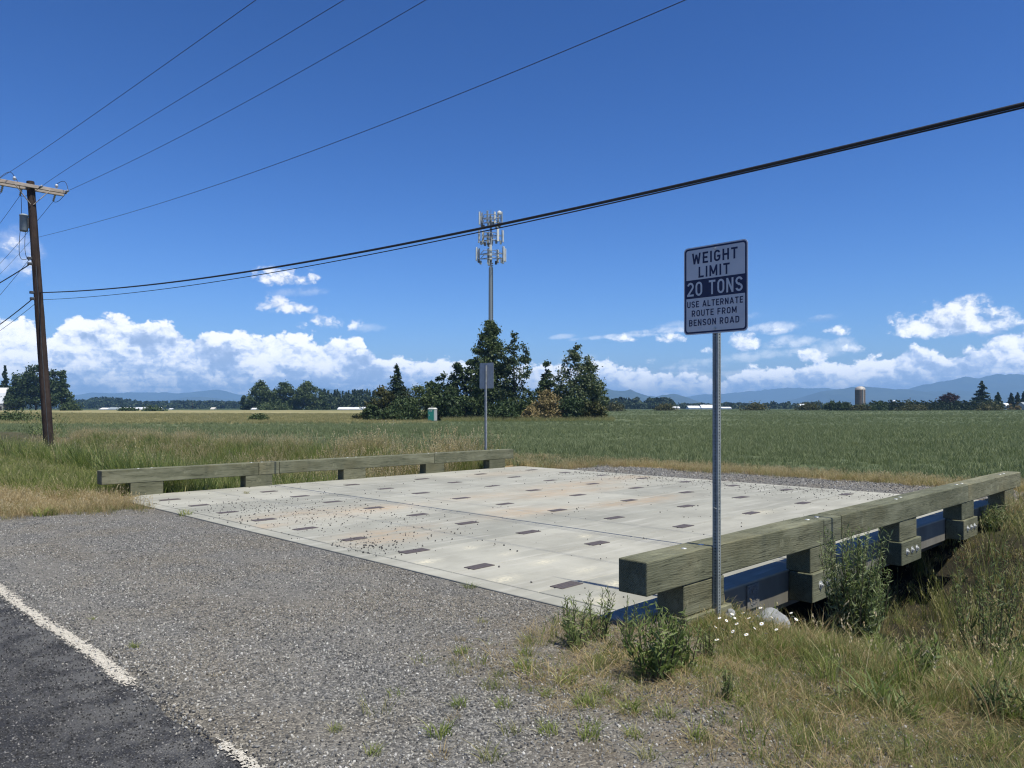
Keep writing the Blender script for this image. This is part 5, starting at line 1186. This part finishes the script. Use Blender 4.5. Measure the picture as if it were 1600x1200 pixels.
thm = [TM('thatch', 'grass_dry', 30, .07, .16, .0032, 2.6, s, curve=.3) for s in (61, 62)]+[TM('thatch', 'grass_mixed', 26, .08, .14, .0034, 2.2, 63, curve=.4)]
u, v = pts_in(rg, 2.4, 7.5, -6, 4.2, 125, lambda u, v: smooth(u+.7*(3.2-v).clip(0, 3)*.5, 2.7, 4.3)*(1-smooth(v, 3.3, 4.2))*(.35+.65*smooth(nz(u, v, 2.7, 8), .3, .7)))
grass('thatch', 'flattened dry grass lying over the dirt of the verge', thm, u, v, rg, .6, 1.3, .0, .2)
# verge left of the bridge
u, v = pts_in(rg, 1.9, 5.6, 13.2, 32, 90, lambda u, v: smooth(v, 13.7-.25*(u-2.9)+.5*(nz(u, v, 2.3)-.5), 14.5-.25*(u-2.9))*(1-smooth(u, 4.2-.4*(v-17), 5.2-.4*(v-17)))*smooth(u, 1.9, 2.5)*.8)
grass('dry_verge_grass', 'straw coloured dry grass along the gravel edge left of the bridge', drys, u, v, rg, .5, 1.0)
u, v = pts_in(rg, 1.9, 9.0, 15.9, 44, 70, lambda u, v: smooth(u, 4.0-.4*(v-17), 5.1-.4*(v-17))*smooth(u, 1.9, 2.5))
grass('verge_grass', 'short green grass sloping from the dry verge to the ditch', lush, u, v, rg, .7, 1.15)
u, v = pts_in(rg, 6.2, 15.5, 16.12, 52, 34, lambda u, v: np.where(v < 18.5, .95, .85)*np.minimum(1, 26/np.hypot(u, v)+.25))
grass('tall_ditch_grass', 'tall green grass filling the ditch left of the bridge', tall, u, v, rg, .78, 1.22, szfn=lambda u, v: np.where(v < 18, .92, 1.0)*np.where(u > 12.5, .75, 1.0))
u, v = pts_in(rg, 10.5, 17.0, 16.6, 60, 19, lambda u, v: smooth(nz(u, v, .9, 3), .25, .6)*np.where(v < 24, 1.0, .9))
grass('seeding_grass', 'pale seeding grass heads standing along the far ditch bank', seed_, u, v, rg, .75, 1.2, szfn=lambda u, v: np.where((u > 11) & (v < 24), 1.08, .82))
# strip between gravel pad and crop
u, v = pts_in(rg, 15.9, 21, .5, 24, 55, lambda u, v: np.where(v > 14.5, smooth(u, 15.9, 16.5)*(1-smooth(u, 18.6, 20.5)), smooth(u, 18.3+.5*(nz(u, v, 1.3)-.5), 19.0+.5*(nz(u, v, 1.3)-.5))*(1-smooth(u, 19.6, 20.6))))
grass('dry_field_edge_grass', 'dry grass strip between the far gravel and the crop', drys, u, v, rg, .55, 1.0)
# the crop: thinning out with distance, each tuft larger
def cropscatter(d0, d1, dens, s0, s1, nm, lab):
    A = (d1*d1-d0*d0)*.78; n_ = int(A*dens); d = np.sqrt(rg.uniform(d0*d0, d1*d1, n_)); x = rg.uniform(-.78, .78, n_)*d
    u, v = (x+d)/S2, (d-x)/S2; b0 = np.where(v > 15, 16.2, 19.6)+.5*np.sin(v*.6)
    k = (u > b0+.5*rg.random(n_)) & ~((d > 106) & (x < -12)) & ~((d > 128) & (x > -30) & (x < 22) & (d < 150)); u, v, d = u[k], v[k], d[k]
    return grass(nm, lab, cropm, u, v, rg, s0, s1, .03, szfn=lambda u, v: .62+.5*nz(u, v, .12, 2)+.35*nz(u, v, .55, 5))
cropscatter(17, 42, 15, .75, 1.15, 'crop', 'dark bluish green crop covering the near field')
cropscatter(42, 90, 4.0, .85, 1.3, 'crop', 'dark bluish green crop further out in the field')
cropscatter(90, 210, .9, 1.0, 1.5, 'crop', 'green crop thinning into the distance')
cropscatter(210, 430, .22, 1.2, 1.9, 'crop', 'green crop at the far side of the field')
n_ = 16000; d = np.sqrt(rg.uniform(105**2, 240**2, n_)); x = rg.uniform(-.78, -.04, n_)*d; k = x < -13; u, v = ((x+d)/S2)[k], ((d-x)/S2)[k]
grass('straw_field_grass', 'straw coloured grass of the far field', tanm, u, v, rg, .6, 1.0, .03)
n_ = 2600; d = rg.uniform(124, 136, n_); px = rg.uniform(690, 960, n_); u, v = PD(px, d)
grass('clump_edge_grass', 'rough grass at the foot of the trees round the tower', [tall[2], seed_[2], lush[2]], u, v, rg, .6, 1.1)

# crushed stone on the apron and loose stones on deck and road
stones = [stone_mesh('crushed_stone', 'stone', s) for s in range(40, 46)]
def stone_scatter(name, label, u, v, z, rng, r0, r1, meshes=stones, sink=.35, cat=None):
    n_ = len(u); s = r0+(r1-r0)*rng.random(n_)**1.8
    return scatter(name, label, meshes, np.stack([u, v, z+s*sink], 1), rng.uniform(0, 6.283, (n_, 3)), np.stack([s, s, s], 1), rng.integers(0, len(meshes), n_), cat)
def prg(u, v):
    x, d = view_xy(u, v); return np.minimum(1, (5.6/d)**1.7)*smooth(u, 1.66, 1.82)*(1-smooth(v, 13.9-.25*(u-2.9), 14.6-.25*(u-2.9)))*(.75+.25*smooth(v, .4, 2.6))*(1-.7*smooth(u, 4.9, 5.6)*(v < 3.6))
u, v = pts_in(rg, 1.66, 6.2, -4, 14.6, 2300, lambda u, v: prg(u, v)*(.5+.5*smooth(nz(u, v, 1.9, 7), .25, .6))*(1-.55*smooth(u+.7*(3.2-v).clip(0, 3)*.5, 2.8, 4.4)*(1-smooth(v, 3.4, 5.0)))); k = off_deck(u, v); u, v = u[k], v[k]
stone_scatter('gravel', 'grey crushed stone spread over the apron before the bridge', u, v, gz(u, v), rg, .0042, .0108)
u, v = pts_in(rg, 15.9, 19.6, 3, 15.5, 150, lambda u, v: smooth(u, 16.0, 16.4)*(1-smooth(u, 18.4, 19.4)))
k = off_deck(u, v); u, v = u[k], v[k]
stone_scatter('gravel', 'grey crushed stone on the pad beyond the bridge', u, v, gz(u, v), rg, .010, .024)
pu, pv = [], []
for px, py, su_, sv_, n_ in ((440, 795, .9, 1.1, 230), (365, 797, .6, .7, 90), (560, 812, .9, .9, 120), (575, 853, .28, .35, 110), (600, 838, .7, .5, 60), (480, 815, .6, .9, 60)):
    cu, cv_ = UV(px, py); pu.append(rg.normal(cu, su_, int(n_*1.5))); pv.append(rg.normal(cv_, sv_, int(n_*1.5)))
pu.append(rg.uniform(5.3, 16, 420)); pv.append(rg.uniform(3.9, 15.8, 420))
q_ = 16.05-np.abs(rg.normal(0, .8, 900)); pu.append(q_); pv.append(rg.uniform(4.0, 13.5, 900))
pu = np.concatenate(pu); pv = np.concatenate(pv); k = (pu > 5.05) & (pu < 16.2) & (pv > 3.75) & (pv < 15.75); pu, pv = pu[k], pv[k]
M['pebble'] = mat_leaf('dark_pebble', [(0, (.035, .035, .036)), (.6, (.085, .083, .08)), (1, (.20, .19, .175))], trans=0, obj_rnd=1.0, rough=.85)
peb = [stone_mesh('pebble', 'pebble', s) for s in range(50, 53)]
stone_scatter('pebbles', 'loose dark pebbles strewn over the bridge deck', pu, pv, np.zeros(len(pu)), rg, .0045, .0150, peb, .3)
u, v = pts_in(rg, -5, 1.74, 1.0, 14, 2200, lambda u, v: np.minimum(1, (4.6/view_xy(u, v)[1])**2)*.85)
chips = [stone_mesh('asphalt_chip', 'chip', s) for s in range(46, 49)]
stone_scatter('asphalt_chips', 'stone chips standing proud in the worn asphalt', u, v, np.full(len(u), -.0055), rg, .0038, .0085, chips, .2)
n_ = 700; v_ = rg.uniform(2.6, 9.5, n_); u_ = 1.74-np.abs(rg.normal(0, .12, n_)); 
stone_scatter('loose_gravel', 'stray grey stones at the edge of the asphalt', u_, v_, np.zeros(n_), rg, .004, .011)

# ------------------------------------------------------------------ single weeds, tufts, flowers
def weed(name, label, px, py, hpx, wpx, mat, n_st, per, ll, lw, seed, cat='weed', group=None, dd=None, upright=.8, fan=1.0):
    z0 = -.15
    for _ in range(6):
        u, v = UV(px, py, z0); z0 = gzs(u, v)
    if dd: u, v = PD(px, dd); z0 = gzs(u, v)
    d = view_xy(u, v)[1]; h = (ZD(py-hpx, d)-z0 if dd else hpx*d/F); w_ = wpx*d/F/2; rng = np.random.default_rng(seed)
    t = empty(name, (u, v, z0), label, cat, group); st_ = MB(); C = []; A = []; S_ = []; T_ = []
    for i in range(n_st):
        a = rng.random()*2*math.pi; rr_ = math.sqrt(rng.random())*w_; hh = h*(1-.45*rng.random()*(rr_/w_+.2))
        b0 = np.array([rr_*.35*math.cos(a), rr_*.35*math.sin(a), -.03]); b1 = np.array([rr_*fan*math.cos(a), rr_*fan*math.sin(a), hh])
        md_ = (b0+b1)/2+np.array([0, 0, .04*h])+rng.normal(size=3)*.02*h
        st_.tube([tuple(b0), tuple(md_), tuple(b1)], [.0045, .0035, .0015], 4, cap=False)
        tt = rng.random()*.35
        for k in range(per):
            q = (.10+.92*k/per); p = (1-q)**2*b0+2*q*(1-q)*md_+q*q*b1; an = rng.random()*2*math.pi
            ax_ = np.array([math.cos(an), math.sin(an), upright+.6*q]); ax_ /= np.linalg.norm(ax_); L_ = ll*(1.15-.6*q)*(.7+.6*rng.random())
            C.append(p+ax_*L_*.95); A.append(ax_); S_.append(L_); T_.append(tt+.65*rng.random())
    st_.build('stem', M['bush_stem'], t)
    C = np.array(C); A = np.array(A); S_ = np.array(S_); rng2 = np.random.default_rng(seed+1)
    V, fa, ti = leaf_quads(C, S_, np.clip(T_, 0, 1), rng2, aspect=lw, upb=.1, axis=A*4)
    me = mesh_np('leaf', V, fa, ti); me.materials.append(M[mat]); o = link_mesh('leaf', me, t); o['kind'] = 'stuff'
    return t
weed('shrubby_weed', 'tall bushy green shrub standing against the near guardrail', 1336, 985, 158, 112, 'weed_dark', 74, 62, .050, .17, 101, 'shrub', dd=7.2)
weed('weed', 'upright narrow leafed weed at the gravel edge before the guardrail end', 897, 1012, 84, 74, 'weed', 10, 30, .040, .15, 102, group='weeds before the near guardrail')
weed('weed', 'upright weed just behind the one at the gravel edge', 935, 1000, 76, 60, 'weed', 8, 28, .038, .15, 103, group='weeds before the near guardrail')
weed('weed', 'broad bushy green weed below the overhanging rail end', 1022, 1060, 112, 116, 'weed', 20, 28, .050, .17, 104, group='weeds before the near guardrail')
weed('weed', 'tall thin weed with two spires under the rail end', 975, 1015, 90, 44, 'weed', 5, 30, .026, .2, 105, group='weeds before the near guardrail')
weed('weed', 'green weed growing at the right of the bushy one', 1068, 1050, 80, 60, 'weed', 10, 26, .042, .17, 106, group='weeds before the near guardrail')
weed('weed', 'small upright weed alone on the gravel below the sign', 1138, 1092, 46, 40, 'weed', 9, 18, .022, .25, 107)
weed('weed', 'leafy weed in the grass beyond the shrub', 1436, 1052, 56, 70, 'weed', 9, 14, .055, .22, 108, upright=1.2)
weed('shrubby_weed', 'dark bushy weed in the ditch below the far end of the near guardrail', 1545, 960, 120, 130, 'weed_dark', 30, 36, .06, .15, 109, 'shrub', dd=8.6)
weed('shrubby_weed', 'grey green bush hiding the last bracket of the near guardrail', 1548, 880, 92, 56, 'weed_dark', 20, 34, .055, .14, 110, 'shrub', dd=13.2)
weed('weed', 'low green weed at the right edge of the verge', 1560, 1120, 60, 90, 'weed_dark', 12, 20, .035, .2, 111)
weed('weed', 'green weed between the bushy one and the sign post', 1105, 1030, 60, 40, 'weed', 7, 26, .026, .2, 112, group='weeds before the near guardrail')
weed('shrubby_weed', 'tall weed with whitish leaves in the grass left of the far rail', 108, 735, 36, 34, 'weed_dark', 10, 20, .06, .35, 113, 'shrub')
weed('shrubby_weed', 'blackberry bush with pale leaves around the utility pole foot', 66, 700, 40, 110, 'weed_dark', 26, 20, .10, .4, 114, 'shrub')
tm = [TM('grass_tuft', 'grass_green', 46, .11, .06, .006, 1.1, s) for s in (31, 32)]+[TM('grass_tuft', 'grass_mixed', 40, .10, .06, .005, 1.2, 33), TM('grass_tuft', 'grass_dry', 34, .08, .07, .004, 1.3, 34)]
tl = [(734,919,1.0,2,'on the gravel edge touching the deck'),(754,973,.7,2,None),(719,1001,.7,3,None),(721,1022,.8,0,None),(710,1038,.65,2,None),(737,1048,.7,3,None),(782,1057,.7,2,None),(822,1024,.8,0,None),(818,1046,1.1,0,None),(769,1076,1.0,2,None),(717,1104,.75,0,None),(786,1105,.8,0,None),(842,1061,.7,2,None),(884,1068,1.2,1,None),(856,1088,.7,0,None),(831,1080,.6,2,None),(687,1149,1.1,0,None),(707,1123,.7,3,None),(799,1146,.9,2,None),(857,1146,.9,0,None),(921,1153,1.0,1,None),(914,1104,1.1,0,None),(985,1112,1.2,1,None),(764,1187,1.0,2,None),(689,1185,.9,3,None),(584,1178,.7,1,None),(524,1142,.6,1,None),(990,1151,.8,0,None),(145,968,.45,1,'a tiny one near the white edge line'),(210,1012,.6,1,'a small one near the gap in the white edge line'),(340,1055,.5,3,'a thin one alone on the grey apron'),(68,806,2.4,0,'low and dark at the edge of the dry grass by the frame side'),(290,806,1.6,0,'dark green at the deck corner by the far guardrail'),(385,771,.9,2,'growing from a joint on the concrete deck'),(905,1052,.9,0,None),(945,1085,.9,1,None),(1003,1080,.8,2,None),(1040,1120,.9,0,None),(1090,1155,1.0,1,None),(1010,1185,.9,2,None)]
for px, py, s, k, spec in tl:
    z0 = 0.0 if spec and 'deck' in spec and 'joint' in spec else None
    if z0 is None:
        z0 = -.05
        for _ in range(5): u, v = UV(px, py, z0); z0 = gzs(u, v)
    else: u, v = UV(px, py, 0.0)
    o = link_mesh('grass_tuft', tm[k], None, (u, v, z0-.004)); o.rotation_euler = (0, 0, R.uniform(0, 6.28)); o.scale = (s, s, s*R.uniform(.8, 1.1))
    LM = [(897, 1000, 'the weed at the gravel edge'), (1022, 1040, 'the bushy weed'), (860, 942, 'the deck edge'), (1138, 1085, 'the small upright weed'), (640, 1190, 'the bottom edge of the picture'), (600, 1010, 'the open apron')]
    lx = min(LM, key=lambda q: (q[0]-px)**2+((q[1]-py)*1.3)**2); used = globals().setdefault('USED', {})
    rel = ('left of' if px < lx[0]-12 else 'right of' if px > lx[0]+12 else 'in line with')+' '+lx[2]
    adj = {0: 'dark green', 1: 'fresh green', 2: 'half dry', 3: 'straw dry'}[k]; key = (adj, rel); used[key] = used.get(key, 0)+1
    nth = ['', 'second ', 'third ', 'fourth ', 'fifth ', 'sixth '][min(5, used[key]-1)]
    tag(o, ('grass tuft '+spec) if spec else f'{nth}{adj} grass tuft in the gravel {rel}', 'grass tuft', 'grass tufts in the gravel')
# daisies
dm_ = MB(); dm_.tube([(0, 0, 0), (.01, 0, .17), (.0, .01, .30)], [.0022, .0018, .0016], 4, cap=False)
ds_me = mesh_np('stem', dm_.v, dm_.f, dm_.tint); ds_me.materials.append(M['weed'])
pt_m = MB()
for k in range(14):
    a = k*2*math.pi/14; ca, sa = math.cos(a), math.sin(a)
    pt_m.add([(ca*.005-sa*.002, sa*.005+ca*.002, 0), (ca*.016-sa*.0042, sa*.016+ca*.0042, .002), (ca*.026, sa*.026, -.001), (ca*.016+sa*.0042, sa*.016-ca*.0042, .002), (ca*.005+sa*.002, sa*.005-ca*.002, 0)], [(0, 4, 3, 2, 1)])
pt_me = mesh_np('petals', pt_m.v, pt_m.f, pt_m.tint); pt_me.materials.append(M['petal'])
yo = MB().lathe(0, 0, [(.0075, 0), (.0065, .003), (.003, .0048), (0, .005)], 10); yo_me = mesh_np('flower_centre', yo.v, yo.f, yo.tint); yo_me.materials.append(M['yolk'])
for i, (px, py) in enumerate([(1126,966),(1137,970),(1146,960),(1150,966),(1158,964),(1163,958),(1172,966),(1176,972),(1184,961),(1120,980),(1131,983),(1147,987),(1153,975),(1181,982),(1192,975),(1199,990),(1208,965),(1122,1000),(1168,992),(1238,958),(1240,964),(1246,968),(1190,950),(1215,984)]):
    z0 = .05
    d = 1.65*F/(py-HOR); x = (px-800)/F*d; u, v = (x+d)/S2, (d-x)/S2; zg = gzs(u, v)-.02; sz = (.05-zg)/.30
    t = empty('daisy', (u, v, zg), 'white daisy with a yellow centre in the grass by the sign post', 'flower', 'daisies by the sign post')
    o = link_mesh('stem', ds_me, t); o.scale = (1, 1, sz)
    f_ = link_mesh('petals', pt_me, t, (0, .01, .05-zg)); f_.rotation_euler = (R.uniform(.1, .7), R.uniform(-.6, .1), R.uniform(0, 6)); f_.scale = (R.uniform(.5, .75),)*3
    link_mesh('flower_centre', yo_me, f_, (0, 0, .001))
def rock(name, label, px, py, z, s, seed, cat='rock'):
    rng = np.random.default_rng(seed); u, v = UV(px, py, z); bm = bmesh.new(); bmesh.ops.create_icosphere(bm, subdivisions=4, radius=1.0)
    for vv in bm.verts:
        f_ = 1+.22*mnoise.noise(vv.co*1.3+Vector((seed, 0, 0)))+.07*mnoise.noise(vv.co*4+Vector((0, seed, 0))); vv.co = Vector((vv.co.x*s[0]*f_, vv.co.y*s[1]*f_, vv.co.z*s[2]*f_))
    me = bpy.data.meshes.new(name); bm.to_mesh(me); bm.free(); me.materials.append(M['rock']); me.polygons.foreach_set('use_smooth', [True]*len(me.polygons))
    o = link_mesh(name, me, None, (u, v, gzs(u, v)+s[2]*.45)); tag(o, label, cat)
rock('boulder', 'rounded grey boulder under the guardrail behind the daisies', 1206, 962, -.16, (.19, .15, .14), 3)
rock('rock', 'small pale rock at the foot of the sign post', 1141, 968, -.12, (.05, .04, .05), 8)
rock('rock', 'grey rock lying in the grass under the near guardrail', 1238, 962, -.2, (.11, .10, .08), 5)

# ------------------------------------------------------------------ air
hz = MB().box((-18500, -18500, -6.0), (18500, 18500, 492.0)); 
m = bpy.data.materials.new('air'); m.use_nodes = True; n = NT(m.node_tree); out = n.n('ShaderNodeOutputMaterial')
pv_ = n.n('ShaderNodeVolumePrincipled', ins={'Color': (.33, .61, 1.0, 1), 'Density': 1.2e-4, 'Anisotropy': .0}); n.t.links.new(pv_.outputs[0], out.inputs['Volume'])
me = mesh_np('haze', hz.v, hz.f); me.materials.append(m); tag(link_mesh('haze', me), kind='stuff')
